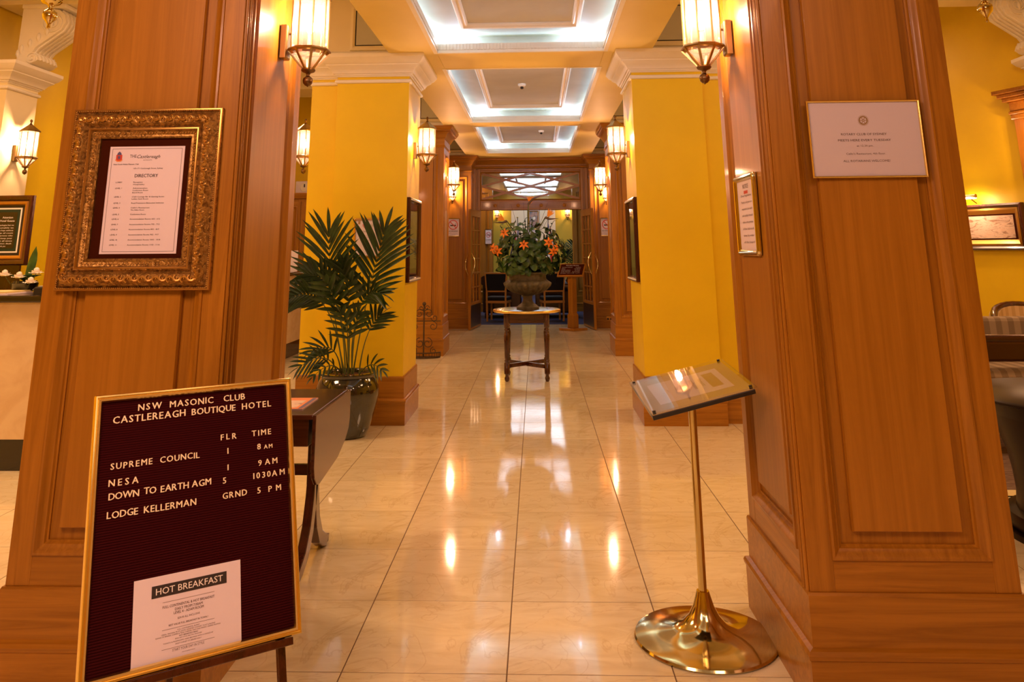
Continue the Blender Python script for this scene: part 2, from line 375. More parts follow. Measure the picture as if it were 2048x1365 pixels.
# far left wall of the reception office, panelled
wl = MB().box(-5.5, -1.75, 14.2, 14.35, 0, 4.5); struct(wl, 'wall_office', 'yellow_paint')
wl2 = MB().box(1.7, 5.3, 14.2, 14.35, 0, 4.5); struct(wl2, 'wall_lounge', 'yellow_paint')
# side room ceilings
ce = MB(); ce.box(-7.5, -1.33, -3.2, 17, 4.40, 4.5); ce.box(1.075, 7.5, -3.2, 17, 4.40, 4.5)
ceiling = struct(ce, 'ceiling', 'ceiling_paint')
# central soffit with coffers
CXA, CXB = -0.925, 0.68
COF = [(-0.65, 3.05), (3.75, 7.42), (8.15, 11.78), (12.22, 15.75)]
so = MB(); ys = [-3.2] + [v for c in COF for v in c] + [16.98]
for k in range(0, len(ys), 2): so.box(CXA, CXB, ys[k], ys[k + 1], ZC, ZC + 0.06)
so.box(-1.385, CXA, -3.2, 16.98, ZC, ZC + 0.06); so.box(CXB, 1.13, -3.2, 16.98, ZC, ZC + 0.06)
so.box(-1.385, -1.33, -3.2, 16.98, ZC + .06, 4.40); so.box(1.075, 1.13, -3.2, 16.98, ZC + .06, 4.40)
so.build('soffit', 'soffit_paint', ceiling, bev=0.003)
ci = 0
for (ya, yb) in COF:
    ci += 1
    # lip
    lip = MB()
    rect = [(CXA, ya), (CXB, ya), (CXB, yb), (CXA, yb)]
    lip.ring(rect, [(0.03, ZC - 0.004), (-0.008, ZC - 0.004), (-0.008, ZC + 0.02), (-0.004, ZC + 0.03), (-0.004, ZC + 0.09), (0.03, ZC + 0.09), (0.03, ZC)], W0, pclosed=True)
    l = lip.build('coffer_lip', 'plaster_white', ceiling)
    dn = MB(); n = int((CXB - CXA) / 0.032)
    for k in range(n):
        x = CXA + (k + .5) * (CXB - CXA) / n
        dn.box(x - .0095, x + .0095, yb - 0.014, yb + .002, ZC + 0.028, ZC + 0.082); dn.box(x - .0095, x + .0095, ya - .002, ya + 0.014, ZC + 0.028, ZC + 0.082)
    n2 = int((yb - ya) / 0.032)
    for k in range(n2):
        y = ya + (k + .5) * (yb - ya) / n2
        dn.box(CXA - .002, CXA + 0.014, y - .0095, y + .0095, ZC + 0.028, ZC + 0.082); dn.box(CXB - 0.014, CXB + .002, y - .0095, y + .0095, ZC + 0.028, ZC + 0.082)
    dn.build('dentils', 'plaster_white', l, kind='stuff')
    # recess above
    E_ = 0.19; zt = ZC + 0.20
    rc = MB(); xa, xb, y0, y1 = CXA - E_, CXB + E_, ya - E_, yb + E_
    rc.box(xa, xb, y0, y1, zt, zt + .03)
    rc.box(xa - .03, xa, y0, y1, ZC + .06, zt); rc.box(xb, xb + .03, y0, y1, ZC + .06, zt)
    rc.box(xa, xb, y0 - .03, y0, ZC + .06, zt); rc.box(xa, xb, y1, y1 + .03, ZC + .06, zt)
    rc.build('coffer_recess', 'ceiling_paint', ceiling)
    im = 0.28
    MB().ring([(CXA + im, ya + im), (CXB - im, ya + im), (CXB - im, yb - im), (CXA + im, yb - im)],
              [(-.045, zt), (-.045, zt - .012), (-.03, zt - .03), (-.008, zt - .022), (0.0, zt - .04), (.02, zt - .04), (.035, zt - .015), (.04, zt)], W0).build('ceiling_moulding', 'plaster_white', ceiling)
    # cove tubes behind the lip in the corners: the lamps that light the coffer
    if ci > 1 or True:
        t = thing('cove_lamp', ['white fluorescent cove tubes hidden in the ceiling recess above the entrance', 'white fluorescent cove tubes in the nearest ceiling coffer between the wooden pillars and yellow columns',
                   'white fluorescent cove tubes in the middle ceiling coffer beyond the yellow columns', 'white fluorescent cove tubes in the farthest ceiling coffer before the doors'][ci - 1], 'lamp', (0, (ya + yb) / 2, ZC + .2), group='cove lamps in the ceiling coffers')
        for xx in (CXA - .10, CXB + .10):
            MB().tube([(xx, yb - 1.15, ZC + .08), (xx, yb - .10, ZC + .08)], .010, 8).build('tube', 'tube_light', t)
            point('cove_light', (xx, yb - .25, ZC + .10), P_COVE * 1.0, COOL, .03)
            area('cove_light', (xx, (ya + yb) / 2, ZC + .125), (yb - ya) * .8, 0.03, P_COVE * 1.1, COOL, (PI / 2 + .05, 0, -PI / 2 if xx < 0 else PI / 2))
        for xx in (CXA + .16, CXB - .20):
            MB().tube([(xx - .15, yb + .10, ZC + .08), (xx + .15, yb + .10, ZC + .08)], .010, 8).build('tube', 'tube_light', t)
            point('cove_light', (xx, yb + .09, ZC + .10), P_COVE * 2.6, COOL, .03)
        area('cove_light', ((CXA + CXB) / 2, ya - .10, ZC + .125), 1.3, 0.03, P_COVE * 5.0, COOL, (PI / 2 - .02, 0, 0))
        area('cove_light', ((CXA + CXB) / 2, yb + .12, ZC + .125), 1.3, 0.03, P_COVE * .5, COOL, (-PI / 2 - .14, 0, 0))
# smoke detectors
for (x, y, lb) in ((-0.15, 9.95, 'small white smoke detector on the middle coffer ceiling'), (0.12, 14.1, 'small white smoke detector on the farthest coffer ceiling')):
    t = thing('smoke_detector', lb, 'detector', (x, y, ZC + .16))
    MB().lathe([(.05, 0.04), (.05, .02), (.035, .005)], (x, y, ZC + .16), 16).build('base', 'plaster_white', t)
    MB().lathe([(.018, 0.01), (.022, -.02), (.001, -.03)], (x, y, ZC + .16), 12).build('sensor', 'black_plastic', t)

# transverse beams in the side rooms
def beam_panel_front(t, x0, x1, y, z0, z1):
    fr = front(y)
    MB().ring([(x0, z0), (x1, z0), (x1, z1), (x0, z1)], [(0.045, 0), (0.045, .02), (.02, .025), (.0, .012), (0, 0)], fr).build('panel_moulding', 'cream_paint', t)
    MB().box(x0, x1, z0, z1, -0.002, 0.004, fr).build('panel_edge', 'black_plastic', t)
    MB().box(x0 + .012, x1 - .012, z0 + .012, z1 - .012, 0.0, 0.008, fr).build('beam_panel', 'grey_panel', t)
for (ya, yb, xl, xr, nm, wd) in ((3.14, 3.86, -5.48, 5.28, 'wooden pillars', .5), (7.62, 8.3, -5.48, 4.95, 'yellow columns', .78), (12.2, 12.9, -5.48, 5.28, 'far wooden pilasters', .6), (16.2, 16.85, -5.48, 5.28, 'door piers', .5)):
    for (a, b_, side) in ((xl, -1.388, 'left'), (1.132, xr, 'right')):
        t = thing('ceiling_beam', 'cream painted ceiling beam over the %s, %s of the hall' % (nm, side), 'beam', ((a + b_) / 2, (ya + yb) / 2, 3.95))
        MB().box(a, b_, ya, yb, 3.96, 4.398).build('body', 'cream_paint', t, bev=.004)
        MB().ring([(a, ya), (b_, ya), (b_, yb), (a, yb)], [(0, 4.22), (.05, 4.24), (.06, 4.29), (.12, 4.31), (.14, 4.398), (0, 4.398)], W0).build('crown_moulding', 'plaster_white', t)
        s = -1 if side == 'left' else 1
        ex = -1.388 if side == 'left' else 1.132
        xs = sorted((ex, ex + s * wd))
        MB().box(xs[0], xs[1], ya, yb, ZC + .002, 3.96).build('block', 'cream_paint', t, bev=.004)
        MB().ring([(xs[0], ya), (xs[1], ya), (xs[1], yb), (xs[0], yb)], [(0, ZC + .002), (.03, ZC + .002), (.03, ZC + .06), (.015, ZC + .07), (0, ZC + .08)], W0).build('block_base', 'plaster_white', t)
        xs = sorted((ex + s * .06, ex + s * .38)); beam_panel_front(t, xs[0], xs[1], ya, ZC + .13, ZC + .50)
# crown along side walls
struct(MB().ring([(-5.5, 16.2), (-5.5, -3.2)], [(0, 4.1), (.03, 4.11), (.05, 4.2), (.14, 4.28), (.16, 4.395), (0, 4.395)], W0, closed=False), 'trim_1', 'plaster_white')
# grey cove ceiling strip to the right with dentil moulding running along the hall
dt = MB()
dt.box(4.35, 4.6, 3.9, 7.6, 3.9, 4.40)
o = struct(dt, 'trim_2', 'cream_paint', bev=.003)
dd = MB()
for k in range(32): dd.box(4.31, 4.35, 4.0 + k * .11, 4.06 + k * .11, 4.22, 4.32)
dd.build('dentil', 'plaster_white', o, kind='stuff')

# ---------------------------------------------------------------- wood panel helper
def panel(t, fr, a0, a1, b0, b1, st=0.085, top=0.10, bot=0.10, d=0.028, m='wood_v', rails=True, mould=.04, gap=.04):
    """stiles, rails, moulding and raised field of one panelled face; surface at h=0, core at h=-d"""
    MB().box(a0, a0 + st, b0, b1, -d, 0, fr).build('stile', m, t, bev=.0015)
    MB().box(a1 - st, a1, b0, b1, -d, 0, fr).build('stile', m, t, bev=.0015)
    hm = 'wood_h' if abs(fr.u.x) > .5 else 'wood_y'
    MB().box(a0 + st, a1 - st, b0, b0 + bot, -d, -.0006, fr).build('rail', hm, t, bev=.001)
    MB().box(a0 + st, a1 - st, b1 - top, b1, -d, -.0006, fr).build('rail', hm, t, bev=.001)
    p0, p1, q0, q1 = a0 + st, a1 - st, b0 + bot, b1 - top
    e = mould
    MB().ring([(p0, q0), (p1, q0), (p1, q1), (p0, q1)], [(0.004, -.001), (0.002, .007), (-.006, .009), (-.012, .004), (-.018, -.004), (-e * .75, -.010), (-e * .85, -.018), (-e, -.020), (-e, -d)], fr).build('panel_moulding', m, t, smooth=35)
    g = e + gap
    if p1 - p0 > 2 * g + .03:
        MB().slab(p0 + g, p1 - g, q0 + g, q1 - g, -d, -.004, .004, fr, .010).build('raised_panel', 'wood_field', t, bev=.001)
def base_steps(t, poly, zl, zu, m='wood_h', o1=.018, o2=.0, parent_name='plinth'):
    """two board plinth around a pillar: lower board with moulded cap to zl, upper board to zu"""
    MB().ring(poly, [(o1 + .006, 0), (o1 + .006, zl - .035), (o1 + .012, zl - .03), (o1 + .014, zl - .018), (o1 + .008, zl - .006), (o1 * .6, zl)], W0).build('plinth', m, t, smooth=30)
    MB().ring(poly, [(o1 * .6, zl - .002), (o1 * .6, zu - .008), (o1 * .6 - .004, zu), (-.01, zu)], W0).build('base_board', m, t)
def wood_pillar(label, x0, x1, y0, y1, zb=.36, zl=.20, ztop=ZC, faces='flr', capital=True, group=None, name='wood_pillar', beads=None, cat='pillar', st=.085):
    t = thing(name, label, cat, ((x0 + x1) / 2, (y0 + y1) / 2, 0), group=group)
    d = .028
    MB().box(x0 + d, x1 - d, y0 + d, y1 - d, 0, ztop).build('core', 'wood_v', t)
    zp = ztop - (.32 if capital else .02)
    F_ = {'f': (front(y0), x0, x1), 'l': (facex(x0, -1), y0, y1), 'r': (facex(x1, 1), y0, y1), 'b': (Fr((0, y1, 0), (1, 0, 0), (0, 0, 1), (0, 1, 0)), x0, x1)}
    for f in 'flrb':
        fr, a, b_ = F_[f]
        if f in 'lr': a += d; b_ -= d
        if f in faces: panel(t, fr, a, b_, zb, zp, st if f == 'f' else st * .9)
        else: MB().box(a, b_, zb, zp, -d, 0, fr).build('board', 'wood_v', t)
    rect = [(x0, y0), (x1, y0), (x1, y1), (x0, y1)]
    base_steps(t, rect, zl, zb)
    if capital:
        MB().ring(rect, [(-.01, zp), (0.004, zp), (.012, zp + .012), (.02, zp + .02), (.008, zp + .035), (.006, zp + .13), (.014, zp + .135), (.02, zp + .15), (.03, zp + .16), (.05, zp + .2), (.09, zp + .24), (.105, zp + .245), (.105, zp + .26), (.12, zp + .27), (.135, zp + .305), (.135, zp + .319), (-.01, zp + .319)], W0).build('capital', 'wood_h', t, smooth=30)
    if beads:
        for (bx, by, r) in beads: MB().tube([(bx, by, zb), (bx, by, zp)], r, 10).build('corner_bead', 'wood_v', t, smooth=50)
    return t
PL = wood_pillar('large panelled orange-brown wooden pillar on the left carrying the gilt framed directory', -1.885, -1.18, 3.10, 3.92, beads=[(-1.176, 3.115, .007), (-1.174, 3.14, .006), (-1.174, 3.16, .005)])
PR = wood_pillar('large panelled orange-brown wooden pillar on the right carrying the small pink notice', .91, 1.612, 3.10, 3.90, beads=[(.906, 3.115, .007), (.904, 3.14, .006), (.904, 3.16, .005)])
wood_pillar('tall wooden pilaster behind the left yellow column and iron stand', -2.10, -1.385, 12.16, 12.92, zb=.42, zl=.24, beads=None)
wood_pillar('tall wooden pilaster behind the right yellow column', 1.125, 1.84, 12.12, 12.88, zb=.42, zl=.24)
wood_pillar('wooden door pier with no smoking sign, left of the double doors', -1.95, -1.29, 16.2, 16.86, zb=.36, zl=.20)
wood_pillar('wooden door pier with no smoking sign and brass outlet, right of the double doors', 1.09, 1.80, 16.2, 16.86, zb=.36, zl=.20)
wood_pillar('wooden pilaster inside the far room beyond the left door leaf', -1.75, -1.09, 20.4, 20.8, ztop=3.0, capital=False)
wood_pillar('wooden pilaster inside the far room beyond the right door leaf', .92, 1.52, 20.4, 20.8, ztop=3.0, capital=False)

# ---------------------------------------------------------------- yellow columns
def cornice_prof(z): # plaster cornice profile from wall out, total .18 high
    return [(-.01, z), (.008, z), (.012, z + .012), (.022, z + .014), (.028, z + .028), (.04, z + .03), (.044, z + .042), (.062, z + .07), (.095, z + .095), (.10, z + .10), (.10, z + .108), (.125, z + .125), (.15, z + .16), (.155, z + .168), (.155, z + .1995), (-.01, z + .1995)]
def yellow_column(label, poly, zb=.40, zl=.22, name='yellow_column', bottom=True, mt='yellow_paint', loc=None):
    xs = [p[0] for p in poly]; ys_ = [p[1] for p in poly]
    t = thing(name, label, 'column', ((min(xs) + max(xs)) / 2, (min(ys_) + max(ys_)) / 2, 0))
    MB().prism(poly, 0.01, ZC).build('shaft', mt, t, bev=.002)
    MB().ring(poly, [(-.01, 3.065), (.010, 3.067), (.020, 3.075), (.022, 3.085), (.018, 3.097), (.008, 3.103), (-.01, 3.104)], W0).build('astragal', 'plaster_white', t, smooth=50)
    MB().ring(poly, cornice_prof(3.13), W0).build('cornice', 'plaster_white', t, smooth=30)
    if bottom: base_steps(t, poly, zl, zb, o1=.022)
    return t
yellow_column('yellow painted column on the left behind the potted palm', [(-1.905, 7.54), (-1.205, 7.54), (-1.205, 8.32), (-2.18, 8.32), (-2.18, 7.64), (-1.905, 7.64)])
yellow_column('yellow painted column on the right between the brass sign stand and the doors', [(.935, 7.52), (1.60, 7.52), (1.60, 7.62), (1.93, 7.62), (1.93, 8.32), (.935, 8.32)])
yellow_column('cream plaster column beside the reception desk with scroll bracket and sconce', [(-5.6, 7.55), (-5.2, 7.55), (-5.2, 8.05), (-5.6, 8.05)], mt='cream_paint')
yellow_column('cream plaster column at the right edge of the lounge below a scroll bracket', [(5.03, 7.55), (5.5, 7.55), (5.5, 7.98), (5.03, 7.98)], mt='cream_paint')
# scroll brackets (corbels)
def corbel(label, x, y, s):
    t = thing('scroll_bracket', label, 'bracket', (x, y, ZC))
    z0 = ZC + .0
    pts = []
    # S profile in (out, z) plane, volute at the top, small volute at the bottom
    prof = [(0, 0), (.06, 0), (.16, .01), (.22, .05), (.2, .10), (.15, .13), (.18, .18), (.26, .24), (.34, .30), (.42, .36), (.46, .44), (.44, .52), (.38, .57), (.30, .585), (0, .585)]
    fr = Fr((x, y, z0), (s, 0, 0), (0, 0, 1), (0, 1, 0))
    MB().prism(prof, -.17, .17, fr).build('scroll_body', 'plaster_white', t, smooth=50)
    for (cx_, cz, r0, tn) in ((.33, .44, .125, 2.4), (.155, .065, .06, 1.8)):
        for sd in (-1, 1):
            sp = []
            for k in range(int(26 * tn / 2)):
                q = k / (26 * tn / 2); a = 2 * PI * tn * q + 1.2; r = r0 * (1 - q * .88)
                sp.append(fr(cx_ + r * math.cos(a), cz + r * math.sin(a), sd * .172))
            MB().tube(sp, .011, 6).build('volute', 'plaster_white', t, smooth=60)
    for k in range(5):
        q = -.12 + .06 * k
        MB().tube([fr(a + .005, b_, q) for a, b_ in prof[3:13]], .014, 6).build('rib', 'plaster_white', t, smooth=60)
    for k in range(7):
        a = prof[5 + k]; MB().lathe([(.001, -.05), (.022, -.01), (.018, .03), (.001, .05)], fr(a[0] - .14, a[1] - .02, -.175), 8).build('leaf_ornament', 'plaster_white', t, smooth=60)
    MB().box(-.0, .46, .585, .628, -.2, .2, fr).build('abacus', 'plaster_white', t, bev=.01)
corbel('white plaster scroll bracket above the reception column sconce', -5.2, 7.8, 1)
corbel('white plaster scroll bracket at the upper right of the lounge', 5.03, 7.77, -1)

# ---------------------------------------------------------------- sconces
def octo(r, n=8, rot=.5): return [(r * math.cos(2 * PI * (k + rot) / n), r * math.sin(2 * PI * (k + rot) / n)) for k in range(n)]
def lantern_parts(t, cx, cz, br='brass_aged', s=1.0):
    """cz = level of the lower ring; lantern axis at x=cx"""
    c = Vector((cx, 0, cz)); O = lambda r, z: [c + Vector((a * s, b_ * s, z * s)) for a, b_ in octo(r)]
    g0, g1 = O(.084, .012), O(.084, .262)
    for k in range(8):
        j = (k + 1) % 8; q = MB(); q.add([g0[k], g0[j], g1[j], g1[k]], [(0, 1, 2, 3)]); q.build('pane', 'glass_lantern', t, norm=False)
    fm = MB()
    for k in range(8): fm.tube([g0[k], g1[k]], .0042 * s, 6)
    fm.build('glazing_bars', br, t)
    for (zz, r) in ((0.0, .098), (.262, .094)):
        MB().ring([(cx + a * s, b_ * s) for a, b_ in octo(r)], [(-.02 * s, cz + zz * s), (0, cz + zz * s), (.004 * s, cz + (zz + .006) * s), (0, cz + (zz + .014) * s), (-.02 * s, cz + (zz + .014) * s)], W0, pclosed=True).build('ring', br, t)
    lo, hub = O(.096, .0), O(.022, -.085); cn = MB()
    for k in range(8): cn.bar(lo[k], hub[k], .011 * s, .006 * s)
    cn.build('lower_cage', br, t)
    for k in range(8):
        j = (k + 1) % 8; q = MB(); q.add([lo[k] * .97 + c * .03, lo[j] * .97 + c * .03, hub[j], hub[k]], [(0, 1, 2, 3)]); q.build('lower_pane', 'glass_lantern', t, norm=False)
    MB().lathe([(.001, -.165), (.006, -.160), (.012, -.158), (.021, -.148), (.0235, -.136), (.021, -.124), (.010, -.115), (.007, -.108), (.012, -.100), (.028, -.094), (.034, -.086), (.030, -.078), (.001, -.078)][::1] if s == 1 else
               [(r * s, z * s) for r, z in [(.001, -.185), (.006, -.180), (.004, -.170), (.012, -.158), (.021, -.148), (.0235, -.136), (.021, -.124), (.010, -.115), (.007, -.108), (.012, -.100), (.028, -.094), (.034, -.086), (.030, -.078), (.001, -.078)]],
               c, 16).build('finial', 'brass_dark' if s == 1 else 'brass_polished', t, smooth=60)
    top, ap = O(.100, .270), O(.020, .335); rf = MB()
    rf.add(top + ap, [(k, (k + 1) % 8, 8 + (k + 1) % 8, 8 + k) for k in range(8)] + [tuple(range(8, 16))])
    rf.build('roof', br, t)
    MB().lathe([(.020 * s, .335 * s), (.010 * s, .345 * s), (.006 * s, .358 * s), (.011 * s, .366 * s), (.014 * s, .374 * s), (.009 * s, .386 * s), (.001, .392 * s)], c, 12).build('top_knob', 'brass_dark', t, smooth=60)
    MB().lathe([(.03 * s, .012 * s), (.03 * s, .02 * s), (.012 * s, .03 * s), (.011 * s, .085 * s), (.013 * s, .088 * s)], c, 10).build('candle', 'paper', t)
    MB().lathe([(.006 * s, .088 * s), (.016 * s, .105 * s), (.018 * s, .128 * s), (.011 * s, .160 * s), (.002 * s, .185 * s)], c, 10).build('bulb', 'bulb', t, smooth=60)
def make_sconce():
    t = thing('wall_sconce', '-', 'sconce', (0, 0, 0), group='brass lantern wall sconces')
    MB().slab(-.035, .035, -.03, .13, 0.0, .032, .006, facex(0, 1)).build('backplate', 'brass_aged', t, bev=.001)
    for z in (.012, .092): MB().tube([(.03, 0, z), (.055, 0, z)] if z > .05 else [(.03, 0, z), (.05, 0, z)], .006, 8).build('arm', 'brass_dark', t)
    lantern_parts(t, .13, 0)
    return t
sc0 = make_sconce()
SC = [ # x, y, z, rotz, scale, label, light power factor
 (-1.18, 3.60, 2.40, 0, 1.0, 'large brass lantern sconce on the side of the left wooden pillar, top of picture', 1.1),
 (.91, 3.60, 2.385, PI, 1.0, 'large brass lantern sconce on the side of the right wooden pillar, top of picture', 1.1),
 (-1.205, 7.93, 2.405, 0, 1.0, 'brass lantern sconce on the left yellow column above the dark framed picture', 1.0),
 (.935, 7.93, 2.395, PI, 1.0, 'brass lantern sconce on the right yellow column above the dark framed picture', 1.0),
 (-1.385, 12.4, 2.455, 0, 1.0, 'brass lantern sconce on the far left wooden pilaster, upper of two', 2.0),
 (1.125, 12.4, 2.43, PI, 1.0, 'brass lantern sconce on the far right wooden pilaster, upper of two', 2.0),
 (-1.655, 16.2, 2.50, -PI / 2, .8, 'small brass lantern sconce on the left door pier above the no smoking sign', 1.8),
 (1.405, 16.2, 2.45, -PI / 2, .8, 'small brass lantern sconce on the right door pier above the no smoking sign', 1.8),
 (-2.18, 7.93, 2.40, PI, 1.0, 'brass lantern sconce seen through the gap beside the left wooden pillar', 1.0),
 (-5.2, 7.80, 2.41, 0, 1.0, 'bright brass lantern sconce on the cream column over the reception desk', 1.5),
 (5.03, 7.80, 2.41, PI, 1.0, 'brass lantern sconce cut by the right edge of the picture', 1.5),
 (-1.30, 27.43, 2.57, -PI / 2, 1.0, 'small lit wall sconce in the far room, left of the portrait', .8),
 (1.06, 27.43, 2.57, -PI / 2, 1.0, 'small lit wall sconce in the far room, right of the portrait', .8),
]
for i, (x, y, z, rz, s, lb, pf) in enumerate(SC):
    o = sc0 if i == 0 else copy_tree(sc0)
    o.location = (x, y, z); o.rotation_euler = (0, 0, rz); o.scale = (s, s, s); o['label'] = lb
    d = Vector((math.cos(rz), math.sin(rz), 0))
    point('sconce_light', Vector((x, y, z)) + d * .13 * s + Vector((0, 0, .15 * s)), P_SCONCE * pf, WARM, .03)
# pendants
def pendant(label, x, y, z):
    t = thing('pendant_lantern', label, 'lantern', (0, 0, 0), group='hanging brass lanterns')
    lantern_parts(t, 0, 0, 'brass_polished', 1.75)
    ch = MB().tube([(0, 0, .68), (0, 0, 4.40 - z)], .006, 6); ch.build('chain', 'brass_dark', t)
    MB().lathe([(.02, 4.34 - z), (.05, 4.36 - z), (.06, 4.40 - z)], (0, 0, 0), 16).build('ceiling_rose', 'brass_aged', t)
    t.location = (x, y, z); point('pendant_light', (x, y, z + .25), 14, WARM, .05)
pendant('hanging brass lantern, only its lower tip seen at the upper left corner', -2.90, 4.5, 3.12)
pendant('hanging brass lantern, only its lower tip seen at the upper right corner', 2.60, 4.5, 3.06)

# ---------------------------------------------------------------- end wall with doors
YD = 16.86
t = thing('door_surround', 'wooden door surround with stepped casing and carved header around the double doors', 'door frame', (-.12, YD, 0))
DX0, DX1 = -1.147, .935
cas = [(DX0 - .02, 0), (DX0 - .15, 0), (DX0 - .15, 3.16), (DX1 + .15, 3.16), (DX1 + .15, 0), (DX1 + .02, 0)]
f_ = front(YD)
for k, (o0, o1, h) in enumerate(((.0, .05, .10), (.05, .09, .075), (.09, .145, .12))):
    MB().box(DX0 - o1, DX0 - o0, 0, 3.12, 0, h, f_).build('jamb', 'wood_v', t, bev=.004)
    MB().box(DX1 + o0, DX1 + o1, 0, 3.12, 0, h, f_).build('jamb', 'wood_v', t, bev=.004)
for k, (z0, z1, h) in enumerate(((3.055, 3.085, .06), (3.085, 3.12, .09))):
    MB().box(DX0, DX1, z0, z1, 0, h, f_).build('head', 'wood_h', t, bev=.004)
MB().box(DX0, DX1, 2.27, 2.46, 0, .05, f_).build('header', 'wood_h', t, bev=.004)
MB().box(DX0 - .02, DX1 + .02, 2.275, 2.295, .0, .075, f_).build('header_bead', 'wood_h', t, bev=.004)
MB().box(DX0, DX1, 2.44, 2.462, .0, .08, f_).build('header_bead', 'wood_h', t, bev=.004)
fl = MB(); n = 58
for k in range(n):
    x = DX0 + .05 + (k + .5) * (DX1 - DX0 - .1) / n
    if abs((k % 14) - 7) < 1.2: continue
    fl.box(x - .010, x + .010, 2.32, 2.40, .05, .074, f_)
fl.build('fluting', 'wood_h', t, kind='stuff')
for k in range(4):
    x = DX0 + .05 + (14 * k + 7.5) * (DX1 - DX0 - .1) / n
    MB().lathe([(.042, -.05), (.042, -.07), (.030, -.066), (.026, -.075), (.008, -.082)], (x, YD, 2.36), 20, ax='y').build('rosette', 'wood_h', t, smooth=40)
# transom: lattice of bars and bevelled panes
win = MB().ring([(DX0, 2.465), (DX1, 2.465), (DX1, 3.055), (DX0, 3.055)], [(0, .0), (0, .05), (-.012, .055), (-.02, .045), (-.03, .03), (-.03, 0)], f_, pclosed=True).build('window_1', 'wood_h')
win['kind'] = 'structure'
wx0, wx1, wz0, wz1 = DX0 + .03, DX1 - .03, 2.495, 3.025
def wp(i, j): return (wx0 + (wx1 - wx0) * i / 4, wz0 + (wz1 - wz0) * j / 4)
for ib, (a, b_) in enumerate((((0, 0), (4, 4)), ((0, 4), (4, 0)), ((0, 2), (2, 4)), ((2, 0), (4, 2)), ((0, 2), (2, 0)), ((2, 4), (4, 2)))):
    p, q = wp(*a), wp(*b_); hb_ = .022 + .0015 * ib; MB().bar(f_(p[0], p[1], hb_), f_(q[0], q[1], hb_), .042, .034, (0, 1, 0)).build('lattice_bar', 'wood_h', win)
cells = [((1, 1), (2, 0), (3, 1), (2, 2)), ((0, 2), (1, 1), (2, 2), (1, 3)), ((2, 2), (3, 1), (4, 2), (3, 3)), ((1, 3), (2, 2), (3, 3), (2, 4)),
         ((0, 0), (2, 0), (1, 1)), ((2, 0), (4, 0), (3, 1)), ((0, 0), (1, 1), (0, 2)), ((0, 2), (1, 3), (0, 4)), ((4, 0), (4, 2), (3, 1)), ((4, 2), (4, 4), (3, 3)), ((0, 4), (1, 3), (2, 4)), ((2, 4), (3, 3), (4, 4))]
for c in cells:
    P = [Vector(wp(*q)) for q in c]; ctr = sum(P, Vector((0, 0))) / len(P); k = len(P)
    inn = [ctr + (p - ctr) * (1 - .09 if k == 4 else 1 - .14) for p in P]
    MB().add([f_(p.x, p.y, .012) for p in P] + [f_(p.x, p.y, .018) for p in inn], [tuple(range(k, 2 * k))] + [(i, (i + 1) % k, k + (i + 1) % k, k + i) for i in range(k)]).build('pane', 'glass_transom', win, norm=False)
# wall above and beside + cornice
ew = MB(); ew.box(-5.5, DX0, YD, YD + .14, 0, ZC); ew.box(DX1, 5.3, YD, YD + .14, 0, ZC); ew.box(DX0, DX1, YD, YD + .14, 3.055, 4.45); ew.box(DX0, DX1, YD, YD + .14, 2.27, 2.465)
ew.box(-5.5, DX0, YD, YD + .14, ZC, 4.45); ew.box(DX1, 5.3, YD, YD + .14, ZC, 4.45)
struct(ew, 'wall_end', 'wood_v')
tr = MB().ring([(-1.30, YD), (1.10, YD)], [(0, 3.12), (.13, 3.125), (.14, 3.15), (.12, 3.165), (.12, 3.2), (.16, 3.215), (.19, 3.25), (.25, 3.275), (.26, 3.29), (.26, 3.328), (0, 3.328)], W0, closed=False)
struct(tr, 'trim_3', 'wood_h', smooth=30)
# door leaves (french doors, swung towards the hall)
def leaf(n, hx, hy, ex, ey):
    h = Vector((hx, hy, 0)); e = Vector((ex, ey, 0)); d = (e - h); L_ = d.length; d.normalize(); nn = Vector((-d.y, d.x, 0))
    fr = Fr(h, d, (0, 0, 1), nn); z1 = 2.25; st = .10
    o = MB()
    o.box(0, st, .01, z1, -.022, .022, fr); o.box(L_ - st, L_, .01, z1, -.022, .022, fr)
    o.box(st, L_ - st, z1 - .13, z1, -.022, .022, fr); o.box(st, L_ - st, .01, .50, -.022, .022, fr)
    o = struct(o, 'door_%d' % n, 'wood_v', bev=.002)
    g0, g1, y0, y1 = st, L_ - st, .50, z1 - .13
    for k in range(1, 3): x = g0 + (g1 - g0) * k / 3; MB().box(x - .011, x + .011, y0, y1, -.018, .018, fr).build('muntin', 'wood_v', o)
    for k in range(1, 6): z = y0 + (y1 - y0) * k / 6; MB().box(g0, g1, z - .011, z + .011, -.017, .017, fr).build('muntin', 'wood_h', o)
    for i in range(3):
        for k in range(6):
            a0, a1 = g0 + (g1 - g0) * i / 3 + .011, g0 + (g1 - g0) * (i + 1) / 3 - .011; b0, b1 = y0 + (y1 - y0) * k / 6 + .011, y0 + (y1 - y0) * (k + 1) / 6 - .011
            MB().poly([(a0, b0), (a1, b0), (a1, b1), (a0, b1)], fr, 0).build('pane', 'glass', o, norm=False)
    for s in (-1, 1):
        MB().box(st * .5, L_ - st * .3, .05, .45, s * .022, s * .026, fr).build('kick_plate', 'brass_dark', o)
        pts = [fr(L_ - .05 + .02 * math.sin(q * PI * 2), 1.0 + .42 * q, s * (.024 + .07 * math.sin(PI * q))) for q in [k / 14 for k in range(15)]]
        MB().tube(pts, [.006 + .006 * math.sin(PI * k / 14) for k in range(15)], 8).build('door_handle', 'brass_polished', o, smooth=60)
    for z in (.3, 1.2, 2.05): MB().tube([fr(0, z - .05, 0), fr(0, z + .05, 0)], .024, 8).build('hinge', 'brass_dark', o)
leaf(1, -1.150, 16.74, -1.285, 15.78); leaf(2, .938, 16.74, 1.085, 15.78)

